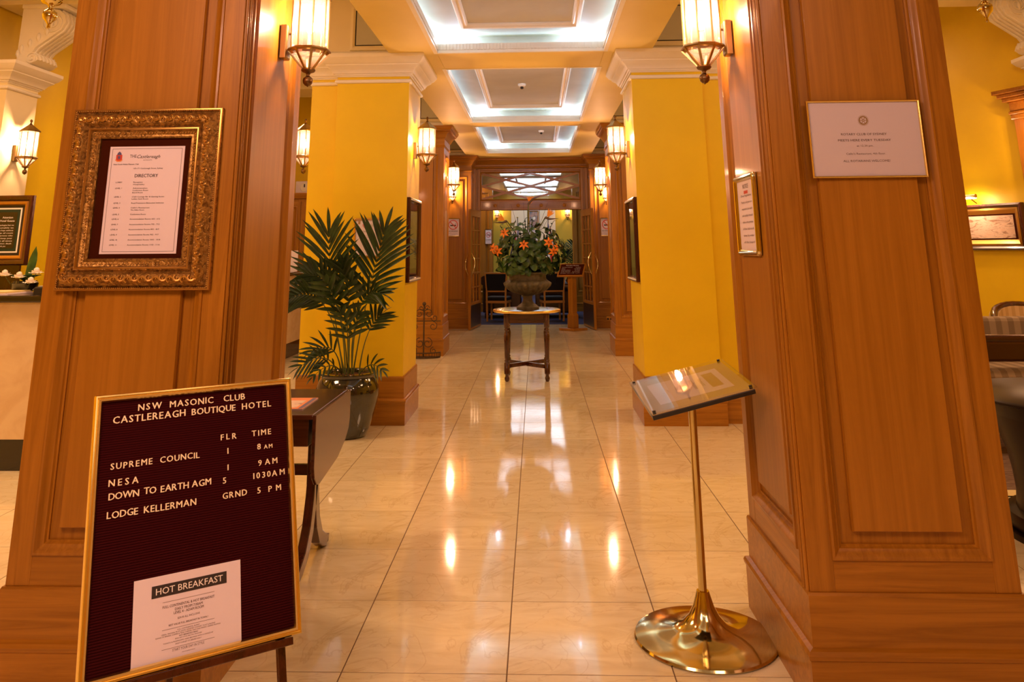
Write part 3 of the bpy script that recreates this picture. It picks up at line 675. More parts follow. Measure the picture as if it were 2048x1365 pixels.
# ---------------------------------------------------------------- far room
fr_f = MB().box(-4, 4, 17.0, 27.6, -.05, -0.001); struct(fr_f, 'floor_far', 'carpet_blue')
fw = MB(); fw.box(-4, 4, 27.45, 27.6, 0, 3.4); fw.box(-4, -3.9, 17, 27.6, 0, 3.4); fw.box(3.9, 4, 17, 27.6, 0, 3.4)
struct(fw, 'wall_far', 'olive_paint')
struct(MB().box(-4, 4, 17.0, 27.6, 3.40, 3.5), 'ceiling_far', 'soffit_paint')
for k, (ya, yb) in enumerate(((17.7, 20.9), (21.6, 24.6), (25.2, 27.0))):
    t = thing('ceiling_light_panel', 'white lit ceiling coffer of the far room seen through the lattice window, ' + ('nearest', 'middle', 'farthest')[k], 'light', (-.1, (ya + yb) / 2, 3.34), group='lit ceiling panels of the far room')
    MB().box(-.9, .66, ya, yb, 3.37, 3.40).build('diffuser', 'diffuser', t)
    MB().ring([(-.9, ya), (.66, ya), (.66, yb), (-.9, yb)], [(0, 3.33), (.06, 3.33), (.08, 3.395), (0, 3.395)], W0, pclosed=True).build('frame', 'plaster_white', t)
    MB().ring([(-.5, ya + .4), (.26, ya + .4), (.26, yb - .4), (-.5, yb - .4)], [(0, 3.37), (0, 3.35), (.05, 3.35), (.05, 3.37)], W0).build('moulding', 'plaster_white', t)
    area('panel_light', (-.1, (ya + yb) / 2, 3.32), 1.4, 2.4, 7, COOL)
f2 = front(27.43)
t = thing('portrait_panels', 'white wall panels with a framed portrait on the far room wall above the bouquet', 'painting', (-.08, 27.43, 1.9))
for (a, b_) in ((-.835, -.28), (-.28, .12), (.12, .66)): MB().box(a + .008, b_ - .008, 1.75, 2.95, 0, .03, f2).build('panel', 'gold_cream' if a < -.5 or a > 0 else 'paper', t, bev=.003)
MB().ring([(-.22, 2.14), (.06, 2.14), (.06, 2.70), (-.22, 2.70)], [(0, .03), (0, .05), (.03, .055), (.035, .03)], f2).build('frame', 'gilt_plain', t)
MB().box(-.22, .06, 2.14, 2.70, .03, .038, f2).build('portrait', 'portrait', t)
MB().lathe([(.001, -.046), (.045, -.044), (.06, -.04)], (-.08, 27.43, 2.48), 14, ax='y').build('portrait_face', 'rose', t)
def flag(label, x, y, lean):
    t = thing('flag', label, 'flag', (x, y, 0))
    MB().lathe([(.16, 0), (.16, .02), (.05, .05), (.02, .10)], (x, y, 0), 16).build('stand', 'brass_aged', t)
    MB().tube([(x, y, .05), (x + lean, y, 2.45)], .014, 8).build('pole', 'dark_wood', t)
    MB().ball((x + lean, y, 2.48), .03).build('finial', 'brass_aged', t)
    cols = ['flag_blue', 'flag_white', 'flag_red', 'flag_white', 'flag_blue']
    for k, m in enumerate(cols):
        P = []
        for j in range(8):
            q = j / 7; z = 2.32 - q * 1.1; wv = .03 * math.sin(j * 1.7 + k)
            for e in (0, 1): P.append((x + lean * (z / 2.45) + (k + e - .5) * .075 * (.4 + .6 * q) * (1 if lean > 0 else -1) + wv * .6, y - .03 - .035 * math.sin((k + e) * 2.2 + q * 2), z - (k + e) * .07))
        MB().add(P, [(2 * j, 2 * j + 1, 2 * j + 3, 2 * j + 2) for j in range(7)]).build('cloth', m, t, smooth=80)
flag('furled red white and blue flag behind the left of the bouquet', -.52, 26.6, -.08)
flag('furled red white and blue flag behind the right of the bouquet', .28, 26.6, .12)

def leather_chair(label, x, y, rz):
    t = thing('leather_armchair', label, 'armchair', (x, y, 0), rz, group='dark leather chesterfield armchairs')
    M_ = WM[t.name]
    def T(mb, nm, sm=45): 
        mb.v = [M_ @ v for v in mb.v]; mb.build(nm, 'leather', t, smooth=sm, bev=.02)
    T(MB().box(-.42, .42, -.35, .40, .10, .38), 'base'); T(MB().box(-.30, .30, -.40, .28, .38, .52), 'cushion'); T(MB().box(-.42, .42, .28, .46, .3, .82), 'back')
    for s in (-1, 1):
        T(MB().box(s * .45 - .07, s * .45 + .07, -.40, .44, .12, .60), 'arm')
        a = MB().tube([(s * .46, -.44, .66), (s * .46, .40, .66)], .115, 14); a.v = [M_ @ v for v in a.v]; a.build('arm_roll', 'leather', t, smooth=60)
    a = MB().tube([(-.52, .40, .80), (.52, .40, .80)], .11, 14); a.v = [M_ @ v for v in a.v]; a.build('back_roll', 'leather', t, smooth=60)
    for sx in (-1, 1):
        for yy in (-.32, .38): a = MB().lathe([(.03, 0), (.035, .1)], (sx * .36, yy, 0), 8); a.v = [M_ @ v for v in a.v]; a.build('foot', 'dark_wood', t)
leather_chair('dark leather chesterfield armchair behind the urn, left', -.76, 19.0, R(90))
leather_chair('dark leather chesterfield armchair behind the urn, right', .36, 19.0, R(-90))
leather_chair('dark leather armchair in front of the palm in the far room', 1.05, 21.6, R(-90))
def side_chair(label, x, y, rz):
    t = thing('side_chair', label, 'chair', (x, y, 0), rz, group='gold framed chairs with black pads'); M_ = WM[t.name]
    def B(mb, nm, m, **k): mb.v = [M_ @ v for v in mb.v]; mb.build(nm, m, t, **k)
    for sx in (-.2, .2):
        B(MB().bar((sx, -.2, 0), (sx, -.2, .44), .035, .035, (0, 1, 0)), 'leg', 'gold_wood'); B(MB().bar((sx, .2, 0), (sx * 1.05, .24, .98), .035, .035, (0, 1, 0)), 'leg', 'gold_wood')
    B(MB().slab(-.23, .23, -.23, .22, .42, .50, .02), 'seat', 'leather_black'); B(MB().box(-.23, .23, -.23, .22, .37, .42), 'seat_frame', 'gold_wood')
    fr = Fr((0, .235, 0), (1, 0, 0), (0, 0, 1), (0, 1, 0))
    B(MB().ring([(-.19, .63), (.19, .63), (.22, .97), (-.22, .97)], [(0, -.02), (.03, -.02), (.03, .02), (0, .02)], fr, pclosed=True), 'back_frame', 'gold_wood', bev=.004)
    B(MB().prism([(-.19, .63), (.19, .63), (.22, .97), (-.22, .97)], -.03, .03, fr), 'back_pad', 'leather_black', bev=.01)
side_chair('gold framed chair with black back pad, left of the urn', -.83, 17.9, R(170)); side_chair('gold framed chair with black back pad, right of the urn', .32, 17.9, R(190))

# ---------------------------------------------------------------- foliage tools
def leaflet(mb, p, d, up, L_, wd, droop=0.25):
    """folded blade from p along d"""
    d = d.normalized(); s = d.cross(up).normalized(); nrm = s.cross(d).normalized(); n = 5; P = []
    for k in range(n + 1):
        q = k / n; c = p + d * L_ * q - Vector((0, 0, 1)) * droop * L_ * q * q
        ww = wd * (math.sin(PI * min(1, .12 + q * .88)) ** .8) * (1 if q < 1 else 0) + .0004
        P += [c - s * ww / 2 + nrm * ww * .22, c, c + s * ww / 2 + nrm * ww * .22]
    mb.add(P, [f for k in range(n) for f in ((3 * k, 3 * k + 1, 3 * k + 4, 3 * k + 3), (3 * k + 1, 3 * k + 2, 3 * k + 5, 3 * k + 4))])
def frond(t, p0, p1, p2, nl, ll, wd, start=.35, droop=.25, sr=.007, ref=None):
    p0, p1, p2 = Vector(p0), Vector(p1), Vector(p2)
    B_ = lambda q: p0 * (1 - q) ** 2 + p1 * 2 * q * (1 - q) + p2 * q * q
    st = MB().tube([B_(k / 14) for k in range(15)], [sr * (1 - .75 * k / 14) for k in range(15)], 6); s = st.build('stem', 'palm_stem', t, smooth=60)
    mb = MB()
    for k in range(nl):
        q = start + (1 - start) * (k + .5) / nl; p = B_(q); tg = (B_(min(1, q + .02)) - B_(q - .02)).normalized()
        side = tg.cross(ref if ref is not None else Vector((0, 0, 1)))
        if side.length < .2: side = tg.cross(Vector((0, 1, 0)))
        side.normalize(); up = side.cross(tg).normalized()
        qq = (q - start) / (1 - start); ln = ll * (.55 + .75 * math.sin(PI * (.12 + .80 * qq))) * .8
        for s_ in (-1, 1):
            d = side * s_ * (1 - .45 * qq) + tg * (.75 + .5 * qq) + up * .25
            leaflet(mb, p, d + Vector((random.uniform(-.06, .06),) * 3), up, ln * random.uniform(.9, 1.08), wd, droop * random.uniform(.7, 1.4))
    leaflet(mb, p2, p2 - B_(.95), Vector((0, 0, 1)) if abs((p2 - B_(.95)).normalized().z) < .9 else Vector((0, 1, 0)), ll * .6, wd, droop)
    mb.build('leaflets', 'palm_leaf', s, smooth=60, norm=False)
# potted palm by the left column
PX, PY = -1.60, 7.12
t = thing('planter', 'glossy dark glazed pot holding the palm beside the left yellow column', 'pot', (PX, PY, 0))
MB().lathe([(.14, 0), (.17, .01), (.19, .06), (.235, .20), (.262, .32), (.262, .38), (.245, .43), (.22, .462), (.226, .470), (.236, .485), (.232, .50), (.212, .502), (.20, .49), (.20, .44)], (PX, PY, 0), 48).build('body', 'glazed_pot', t, smooth=60)
MB().lathe([(.21, .447), (.17, .468), (.08, .482), (.001, .485)], (PX, PY, 0), 24).build('soil', 'soil', t, smooth=60)
fr_ = 219.0
t = thing('potted_palm', 'kentia palm with arching dark green fronds in the glazed pot on the left', 'palm', (PX, PY, .48))
def pp(px, py, dy): return (PX + (px - 693) / fr_, PY + dy, .48 + (768 - py) / fr_)
REF = Vector((0, -1, .25))
# (start px, control px, tip px, depth of tip, leaflet length, width, count, first leaflet)
FR = [((690, 768), (655, 650), (648, 515), -.05, .46, .034, 12, .48), ((702, 768), (716, 650), (752, 512), .02, .46, .036, 13, .52), ((692, 768), (700, 640), (684, 574), -.20, .26, .050, 5, .62),
      ((682, 768), (662, 590), (594, 632), -.30, .22, .034, 11, .50), ((690, 768), (680, 590), (612, 588), -.10, .28, .034, 11, .50), ((700, 768), (702, 600), (758, 624), -.20, .24, .032, 9, .55),
      ((712, 768), (718, 690), (750, 664), .0, .22, .026, 6, .60), ((678, 768), (672, 700), (626, 728), -.05, .20, .020, 7, .40), ((676, 768), (668, 715), (616, 748), -.25, .18, .020, 7, .40),
      ((712, 768), (735, 735), (764, 756), -.2, .15, .022, 5, .35), ((695, 768), (690, 670), (708, 602), -.35, .26, .044, 5, .55), ((690, 768), (690, 650), (664, 600), -.40, .26, .042, 5, .55),
      ((694, 768), (705, 700), (690, 655), -.30, .22, .036, 5, .5), ((684, 768), (672, 730), (644, 764), -.3, .12, .020, 5, .35), ((700, 768), (694, 690), (716, 660), -.1, .22, .034, 5, .5)]
for k, (s0, ctl, tip, dy, ll, wd, nl, st_) in enumerate(FR):
    frond(t, pp(s0[0], 772, (k % 4) * .03 - .05), pp(ctl[0], ctl[1], dy * .4), pp(tip[0], tip[1], dy), nl, ll, wd, start=st_, droop=.16, ref=REF)
# palms in far room and lounge
def small_palm(label, x, y, h, n, ll, potr=.2):
    t = thing('planter', label[0], 'pot', (x, y, 0)); MB().lathe([(potr * .7, 0), (potr, .3), (potr * 1.05, .35), (potr * .9, .35), (potr * .88, .3)], (x, y, 0), 20).build('body', 'glazed_pot', t, smooth=50)
    MB().lathe([(potr * .93, .30), (.001, .32)], (x, y, 0), 16).build('soil', 'soil', t)
    t = thing('potted_palm', label[1], 'palm', (x, y, .3))
    for k in range(n):
        a = 2 * PI * k / n + .3; r = random.uniform(.28, .42); z = h * random.uniform(.7, 1)
        frond(t, (x, y, .3), (x + .12 * math.cos(a), y + .12 * math.sin(a), z * .9), (x + r * math.cos(a), y + r * math.sin(a), z), 12, ll, .022, start=.4, sr=.006)
small_palm(('dark pot of the palm at the far room wall', 'palm with fine fronds in the far room, right of the bouquet'), 1.05, 25.0, 1.75, 11, .36)
small_palm(('dark pot hidden behind the right wooden pillar in the lounge', 'palm with few fronds below the lounge painting, mostly behind the right pillar'), 3.72, 8.5, 1.40, 8, .30)

# ---------------------------------------------------------------- round table, urn, bouquet
TXc, TYc = -.13, 10.12
t = thing('round_table', 'round dark wooden table with gold rim on four turned legs in the hall centre', 'table', (TXc, TYc, 0))
MB().lathe([(.001, .752), (.38, .752), (.398, .758), (.402, .775), (.396, .787), (.36, .790), (.001, .790)], (TXc, TYc, 0), 56).build('tabletop', 'dark_wood_h', t, smooth=40)
MB().lathe([(.398, .757), (.406, .762), (.408, .775), (.404, .784), (.396, .7875)], (TXc, TYc, 0), 56).build('gold_rim', 'gold_bright', t, smooth=50, norm=True)
LG = .235
for sx in (-1, 1):
    for sy in (-1, 1):
        x, y = TXc + sx * LG, TYc + sy * LG
        MB().lathe([(.001, 0), (.016, .0), (.026, .015), (.028, .04), (.018, .06), (.022, .075), (.032, .085), (.032, .20), (.024, .21), (.030, .225), (.020, .24), (.026, .26), (.030, .42), (.034, .50), (.024, .54), (.020, .55), (.030, .57), (.022, .585), (.034, .60), (.034, .752)], (x, y, 0), 14).build('leg', 'dark_wood', t, smooth=40)
for s in (-1, 1): MB().bar((TXc - LG, TYc - s * LG, .165 + s * .004), (TXc + LG, TYc + s * LG, .165 + s * .004), .03, .045).build('stretcher', 'dark_wood_h', t, bev=.004)
for (a, b_) in (((-1, -1), (1, -1)), ((1, -1), (1, 1)), ((1, 1), (-1, 1)), ((-1, 1), (-1, -1))):
    MB().bar((TXc + a[0] * LG, TYc + a[1] * LG, .695), (TXc + b_[0] * LG, TYc + b_[1] * LG, .695), .022, .105).build('apron', 'dark_wood_h', t, bev=.002)
ux, uy = TXc + .015, TYc; z0 = .790
t = thing('stone_urn', 'brown stone garden urn with fluted bowl on the round table', 'urn', (ux, uy, z0))
MB().lathe([(.001, 0), (.135, 0), (.138, .022), (.122, .030), (.112, .042), (.085, .058), (.062, .085), (.055, .115), (.058, .150), (.075, .160)], (ux, uy, z0), 32).build('foot', 'urn_stone', t, smooth=45)
MB().lathe([(.055, .150), (.10, .168), (.17, .19), (.225, .225), (.262, .265), (.272, .30), (.255, .325), (.240, .335)], (ux, uy, z0), 192, mod=lambda a, k: 1 + (.085 * abs(math.sin(a * 12)) if 1 <= k <= 5 else 0)).build('fluted_bowl', 'urn_stone', t, smooth=75)
MB().lathe([(.240, .335), (.228, .35), (.226, .385), (.240, .405), (.262, .412), (.268, .425), (.258, .432), (.235, .43), (.22, .39), (.001, .38)], (ux, uy, z0), 40).build('rim', 'urn_stone', t, smooth=45)
zb = z0 + .40
t = thing('flower_bouquet', 'big green bouquet with orange lilies and strelitzia standing in the stone urn', 'flowers', (ux, uy, zb))
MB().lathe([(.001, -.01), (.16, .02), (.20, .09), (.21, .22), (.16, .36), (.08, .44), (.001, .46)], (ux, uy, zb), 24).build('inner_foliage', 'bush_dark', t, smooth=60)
LM = []
for k in range(3):
    mb = MB(); n = 5; L_ = (.115, .13, .10)[k]; wd = (.068, .055, .08)[k]; P = []
    for i in range(n + 1):
        q = i / n; ww = wd * math.sin(PI * min(1, .04 + q * .94)) ** .7 * (1 if q < 1 else .02); z = .02 * math.sin(q * 3) - .035 * q * q
        P += [(q * L_, -ww / 2, z + ww * .18), (q * L_, 0, z), (q * L_, ww / 2, z + ww * .18)]
    mb.add(P, [f for i in range(n) for f in ((3 * i, 3 * i + 1, 3 * i + 4, 3 * i + 3), (3 * i + 1, 3 * i + 2, 3 * i + 5, 3 * i + 4))])
    o = mb.build('leaf', 'bush_leaf', t, smooth=70, norm=False); LM.append(o)
    o.data.transform(Matrix.Identity(4)); 
    for v, p in zip(o.data.vertices, P): v.co = p
bc = Vector((ux, uy, zb))
def lobe(th, ph):  # bouquet silhouette
    r = .35 + .03 * math.sin(3 * th + 1) + .02 * math.sin(7 * th)
    zz = math.sin(ph)
    return Vector((math.cos(th) * math.cos(ph) ** .6 * r * 1.12, math.sin(th) * math.cos(ph) ** .6 * r, .20 + zz * (.40 if zz > 0 else .22)))
cntl = 0; leaves = []
while cntl < 285:
    th = random.uniform(-PI, 0.35) if random.random() < .8 else random.uniform(0, 2 * PI); ph = math.asin(random.uniform(-.8, 1))
    p = lobe(th, ph) * random.uniform(.80, 1.06); p.z = max(p.z, .0)
    o = LM[cntl % 3] if cntl < 3 else LM[cntl % 3].copy()
    if cntl >= 3: C.objects.link(o)
    o.parent = t; o.location = p
    nn = (Vector((p.x, p.y, (p.z - .15) * .8)).normalized() + Vector((random.uniform(-.5, .5), random.uniform(-.5, .5), random.uniform(-.2, .6)))).normalized()
    tg = Vector((random.uniform(-1, 1), random.uniform(-.6, .6), random.uniform(-.5, 1.0))) + Vector((p.x, p.y, 0)) * 1.6; tg = (tg - nn * tg.dot(nn)).normalized(); sd = nn.cross(tg)
    o.rotation_euler = Matrix((tg, sd, nn)).transposed().to_euler(); o.location = p - tg * .05
    s = random.uniform(.75, 1.25); o.scale = (s, s, s); cntl += 1
# sprigs reaching out at the top
for k in range(16):
    a = random.uniform(0, 2 * PI); r = random.uniform(.05, .36); z = random.uniform(.48, .74) - r * .3
    p = Vector((r * math.cos(a), r * math.sin(a) * .8, z))
    mb = MB().tube([bc + p * .5, bc + p], .004, 5)
    for j in range(9):
        q = .55 + .45 * j / 8; b = bc + p * q; aa = j * 2.4
        leaflet(mb, b, Vector((math.cos(aa), math.sin(aa), .6)), Vector((0, 0, 1)), .06, .028, .3)
    mb.build('sprig', 'bush_leaf', t, smooth=70, norm=False)
def lily(p, d):
    mb = MB(); d = Vector(d).normalized(); q = d.to_track_quat('Z', 'X')
    for k in range(6):
        a = k * PI / 3; dr = q @ Vector((math.cos(a), math.sin(a), .55)); up = q @ Vector((0, 0, 1))
        n = 6; P = []; s = dr.cross(up).normalized()
        for i in range(n + 1):
            u = i / n; ww = .027 * math.sin(PI * (.1 + .88 * u)); c = Vector(p) + dr * .066 * u - up * .05 * u * u
            P += [c - s * ww / 2 + up * .004, c, c + s * ww / 2 + up * .004]
        mb.add(P, [f for i in range(n) for f in ((3 * i, 3 * i + 1, 3 * i + 4, 3 * i + 3), (3 * i + 1, 3 * i + 2, 3 * i + 5, 3 * i + 4))])
    o = mb.build('lily', 'lily', t, smooth=70, norm=False)
    st = MB()
    for k in range(5):
        a = k * 2 * PI / 5; e = Vector(p) + q @ Vector((.02 * math.cos(a), .02 * math.sin(a), .07)); st.tube([p, e], .0015, 4); st.ball(e, .005, 6, 4)
    st.build('stamens', 'soil', o)
def bp(px, py, dy): return Vector((ux + (px - 1054) / 157.0, uy + dy, zb + (549 - py) / 157.0))
for (px, py, dy, d) in ((1095, 490, -.40, (.2, -1, .1)), (1103, 506, -.40, (.4, -1, -.3)), (1049, 494, -.42, (-.1, -1, .5)), (992, 500, -.36, (-.6, -.8, .1)), (1000, 505, -.38, (-.4, -1, -.1)), (1012, 472, -.30, (-.4, -1, .4)), (1110, 500, -.2, (1, -.4, .1))):
    lily(bp(px, py, dy), d)
def strelitzia(px, py, dy, s, tilt, s0=60):
    p = bp(px, py, dy); base = Vector((ux, uy, zb + .2)); mb = MB().tube([base, (base + p) / 2 + Vector((0, 0, .05)), p], .007, 6); o = mb.build('strelitzia_stem', 'palm_stem', t, smooth=60)
    b = MB().tube([p, p + Vector((s * .05, -.01, .01 + tilt)), p + Vector((s * .16, -.03, .03 + tilt * 1.6))], [.016, .013, .002], 8); b.build('spathe', 'bird_spathe', o, smooth=60)
    fl = MB()
    for k in range(5):
        a = R(s0 + 13 * k)
        leaflet(fl, p + Vector((s * .03, 0, .01)), Vector((math.cos(a), -.1, math.sin(a))), Vector((0, 1, 0)), .10, .018, .0)
    fl.build('petals', 'bird_orange', o, smooth=70, norm=False)
strelitzia(1058, 417, -.05, 1, .05, 70); strelitzia(1090, 443, -.15, 1, -.03, 30); strelitzia(1016, 449, -.12, -1, -.03, 125)
tw = MB()
for k in range(9):
    a = random.uniform(-.9, .9); p0 = bc + Vector((0, 0, .3)); p2 = bc + Vector((a * .5, random.uniform(-.1, .1), .72 + random.uniform(0, .15)))
    tw.tube([p0, (p0 + p2) / 2 + Vector((a * .06, 0, .02)), p2], .0022, 4)
tw.build('twigs', 'soil', t)

# ---------------------------------------------------------------- wooden lectern by the doors
lx, ly = .665, 15.78
t = thing('lectern', 'wooden lectern with slanted burgundy notice in front of the right door leaf', 'lectern', (lx, ly, 0))
MB().prism([(lx - .27, ly), (lx, ly - .2), (lx + .27, ly), (lx, ly + .2)], 0, .045).build('base', 'wood_h', t, bev=.006)
MB().lathe([(.105, .045), (.105, .27), (.08, .31)], (lx, ly, 0), 4).build('lower_post', 'wood_v', t, bev=.004)
MB().lathe([(.082, .30), (.082, 1.0)], (lx, ly, 0), 4).build('post', 'wood_v', t, bev=.004)
a = R(38); fr = Fr((lx - .04, ly - .12, .98), Vector((1, .12, 0)).normalized(), Vector((.22, math.cos(a), math.sin(a))).normalized(), Vector((0, -math.sin(a), math.cos(a))))
MB().box(-.25, .25, 0, .36, -.02, .012, fr).build('board', 'wood_h', t, bev=.003)
p = MB().box(-.225, .225, .025, .335, .012, .016, fr).build('notice', 'mat_board', t)
mb = MB(); text(mb, 'Function Rooms', 0, .285, .026, fr, center=True, off=.017)
for k, s in enumerate(('Supreme Council        1st Floor', 'Nesa                   1st Floor', 'Down to Earth          5th Floor', 'Lodge Kellerman     Ground Floor', 'Breakfast 7.00 to 10.00   Level 4')): text(mb, s, -.19, .235 - .042 * k, .016, fr, width=.36, off=.017)
mb.build('lettering', 'white_print', p)

# ---------------------------------------------------------------- wrought iron stand
ix, iy = -1.62, 11.93
t = thing('iron_stand', 'dark wrought iron scroll stand on a half round base by the left far pilaster', 'stand', (ix, iy, 0))
half = [(ix + .23 * math.cos(q), iy + .08 - .16 * math.sin(q)) for q in [PI * k / 16 for k in range(17)]]
MB().prism(half[::-1], 0.0, .02).build('base', 'iron', t)
MB().tube([(x, y, .075) for x, y in half], .008, 6).build('base_rail', 'iron', t)
gr = MB()
for k in range(0, 17, 1): gr.tube([(half[k][0], half[k][1], .01), (half[k][0], half[k][1], .075)], .004, 5)
gr.build('pickets', 'iron', t)
MB().tube([(ix, iy, .02), (ix, iy, .72)], .011, 8).build('pole', 'iron', t)
MB().ball((ix, iy, .735), .028).build('finial', 'iron', t, smooth=60)
MB().tube([(ix - .24, iy, .50), (ix + .24, iy, .50)], .007, 6).build('crossbar', 'iron', t)
def scroll(cx_, cz, r, a0, turns, s):
    P = []
    for k in range(22):
        q = k / 21; a = a0 + s * 2 * PI * turns * q; rr = r * (1 - .75 * q); P.append((cx_ + rr * math.cos(a), iy - .003, cz + rr * math.sin(a)))
    MB().tube(P, .0055, 6).build('scroll', 'iron', t, smooth=60)
for s in (-1, 1):
    scroll(ix + s * .065, .60, .07, PI if s > 0 else 0, 1.2, -s); scroll(ix + s * .15, .545, .05, PI if s > 0 else 0, 1.1, s)
    scroll(ix + s * .13, .43, .065, PI / 2, 1.2, -s); scroll(ix + s * .055, .20, .075, PI / 2, 1.2, -s); scroll(ix + s * .14, .10, .05, PI / 2, 1.2, s); scroll(ix + s * .04, .68, .035, 0, 1.1, s)

# ---------------------------------------------------------------- framed things
def simple_frame(t, fr, a0, a1, b0, b1, prof, m, nm='frame', smooth=35, bev=0):
    return MB().ring([(a0, b0), (a1, b0), (a1, b1), (a0, b1)], prof, fr).build(nm, m, t, smooth=smooth, bev=bev)
# 1 directory
fr = front(3.096)
t = thing('framed_directory', 'hotel directory in a wide ornate gilt frame on the left wooden pillar', 'picture frame', (-1.53, 3.09, 1.35))
A0, A1, B0, B1 = -1.828, -1.231, 1.355, 2.05
simple_frame(t, fr, A0, A1, B0, B1, [(0, 0), (0, .012), (-.004, .020), (-.010, .023), (-.014, .018), (-.020, .022), (-.030, .040), (-.045, .052), (-.060, .050), (-.068, .040), (-.072, .034), (-.078, .040), (-.084, .038), (-.090, .028), (-.105, .022), (-.112, .024), (-.118, .018), (-.118, .006)], 'gilt')
for (o0, z) in ((.0035, .0215), (.0815, .041)):
    simple_frame(t, fr, A0 + o0, A1 - o0, B0 + o0, B1 - o0, [(.003, z - .004), (.001, z), (-.003, z + .001), (-.006, z - .004)], 'gilt_plain', 'gilt_bead')
orn = MB(); orn2 = MB()
def along(o, step):
    pts = []; a0, a1, b0, b1 = A0 + o, A1 - o, B0 + o, B1 - o
    for (x0, y0, x1, y1) in ((a0, b0, a1, b0), (a1, b0, a1, b1), (a1, b1, a0, b1), (a0, b1, a0, b0)):
        L_ = math.hypot(x1 - x0, y1 - y0); n = max(1, int(L_ / step)); ang = math.atan2(y1 - y0, x1 - x0)
        for k in range(n): q = (k + .5) / n; pts.append((x0 + (x1 - x0) * q, y0 + (y1 - y0) * q, ang, k))
    return pts
for (x, y, ang, k) in along(.045, .026):   # acanthus curls
    s = 1 if k % 2 else -1; P = []
    for j in range(9):
        q = j / 8; a = ang + s * (q * 4.2); r = .017 * (1 - .55 * q); P.append(fr(x + r * math.cos(a) + .006 * s * math.sin(ang), y + r * math.sin(a) - .006 * s * math.cos(ang), .050 + .006 * math.sin(q * 3)))
    orn.tube(P, [.0045 * (1 - .5 * j / 8) + .001 for j in range(9)], 5)
    leafp = fr(x, y, .052); orn.ball(leafp, .0045, 6, 4)
for (x, y, ang, k) in along(.010, .0075): orn2.ball(fr(x, y, .0225), .0031, 6, 4)
for (x, y, ang, k) in along(.0985, .011): orn2.ball(fr(x, y, .025), .0035, 6, 4)
orn.build('acanthus_ornament', 'gilt_plain', t, smooth=60, kind='stuff'); orn2.build('beading', 'gilt_plain', t, smooth=60, kind='stuff')
MB().box(A0 + .115, A1 - .115, B0 + .115, B1 - .115, 0, .008, fr).build('mat_board', 'mat_board', t)
P0, P1, Q0, Q1 = -1.672, -1.373, 1.490, 1.901
pg = MB().box(P0, P1, Q0, Q1, .008, .0095, fr).build('page', 'paper', t)
MB().ring([(P0 + .010, Q0 + .008), (P1 - .010, Q0 + .008), (P1 - .010, Q1 - .008), (P0 + .010, Q1 - .008)], [(0, .0100), (-.0014, .0100)], fr).build('border_line', 'ink_grey', pg)
mb = MB(); T = lambda s, a, b, h, w=None, **k: text(mb, s, a, b, h, fr, w, off=.0102, **k)
T('THE', -1.590, 1.857, .012, .026, bold=.0)
T('Castlereagh', -1.561, 1.855, .013, .092, shear=.35)
T('BOUTIQUE HOTEL', -1.535, 1.846, .003, .035)
T('New South Wales Masonic Club', -1.652, 1.829, .0052, .10, bold=.02)
T('169-171 Castlereagh Street, Sydney', -1.571, 1.8125, .0052, .117, bold=.01)
T('DIRECTORY', -1.563, 1.7805, .0125, .092, bold=.025)
rows = [('LOBBY', ['Reception', 'Hospitality'], 1.759), ('LEVEL 1', ['Administration', 'Conference Room', 'Board Room'], 1.736), ('LEVEL 2', ["Club's Lounge Bar & Gaming Room", 'Ladies Card Room'], 1.703),
        ('LEVEL 3', ['Royal Freemasons Benevolent Institution'], 1.679), ('LEVEL 4', ["Cello's Restaurant", 'The Adam Room'], 1.661), ('LEVEL 5', ['Conference Room'], 1.636), ('LEVEL 6', ['Accommodation Rooms 602 - 612'], 1.618),
        ('LEVEL 7', ['Accommodation Rooms 702 - 712'], 1.598), ('LEVEL 8', ['Accommodation Rooms 802 - 817'], 1.579), ('LEVEL 9', ['Accommodation Rooms 902 - 917'], 1.559), ('LEVEL 10', ['Accommodation Rooms 1002 - 1018'], 1.540), ('LEVEL 11', ['Accommodation Rooms 1102 - 1116'], 1.521)]
for (l, rs, z) in rows:
    T(l, -1.636, z, .0052, .026 + .003 * (len(l) > 7), bold=.02)
    for k, s in enumerate(rs): T(s, -1.566, z - .0085 * k, .005, min(.128, .0041 * len(s)), bold=.012)
mb.build('lettering', 'ink', pg, kind='stuff')
cr = MB(); cr.poly([(-1.645, 1.869), (-1.621, 1.869), (-1.621, 1.851), (-1.633, 1.842), (-1.645, 1.851)], fr, .0102); cr.build('crest', 'ink_red', pg)
cr = MB(); cr.poly([(-1.640, 1.876), (-1.633, 1.882), (-1.626, 1.876), (-1.624, 1.868), (-1.642, 1.868)], fr, .0104); cr.poly([(-1.638, 1.864), (-1.628, 1.864), (-1.629, 1.853), (-1.637, 1.853)], fr, .0106); cr.build('crest', 'ink_blue', pg)
cr = MB(); cr.ring([(-1.648, 1.848), (-1.640, 1.842), (-1.626, 1.842), (-1.618, 1.848)], [(0, .0106), (-.004, .0106)], fr, closed=False); cr.build('crest', 'ink_orange', pg)

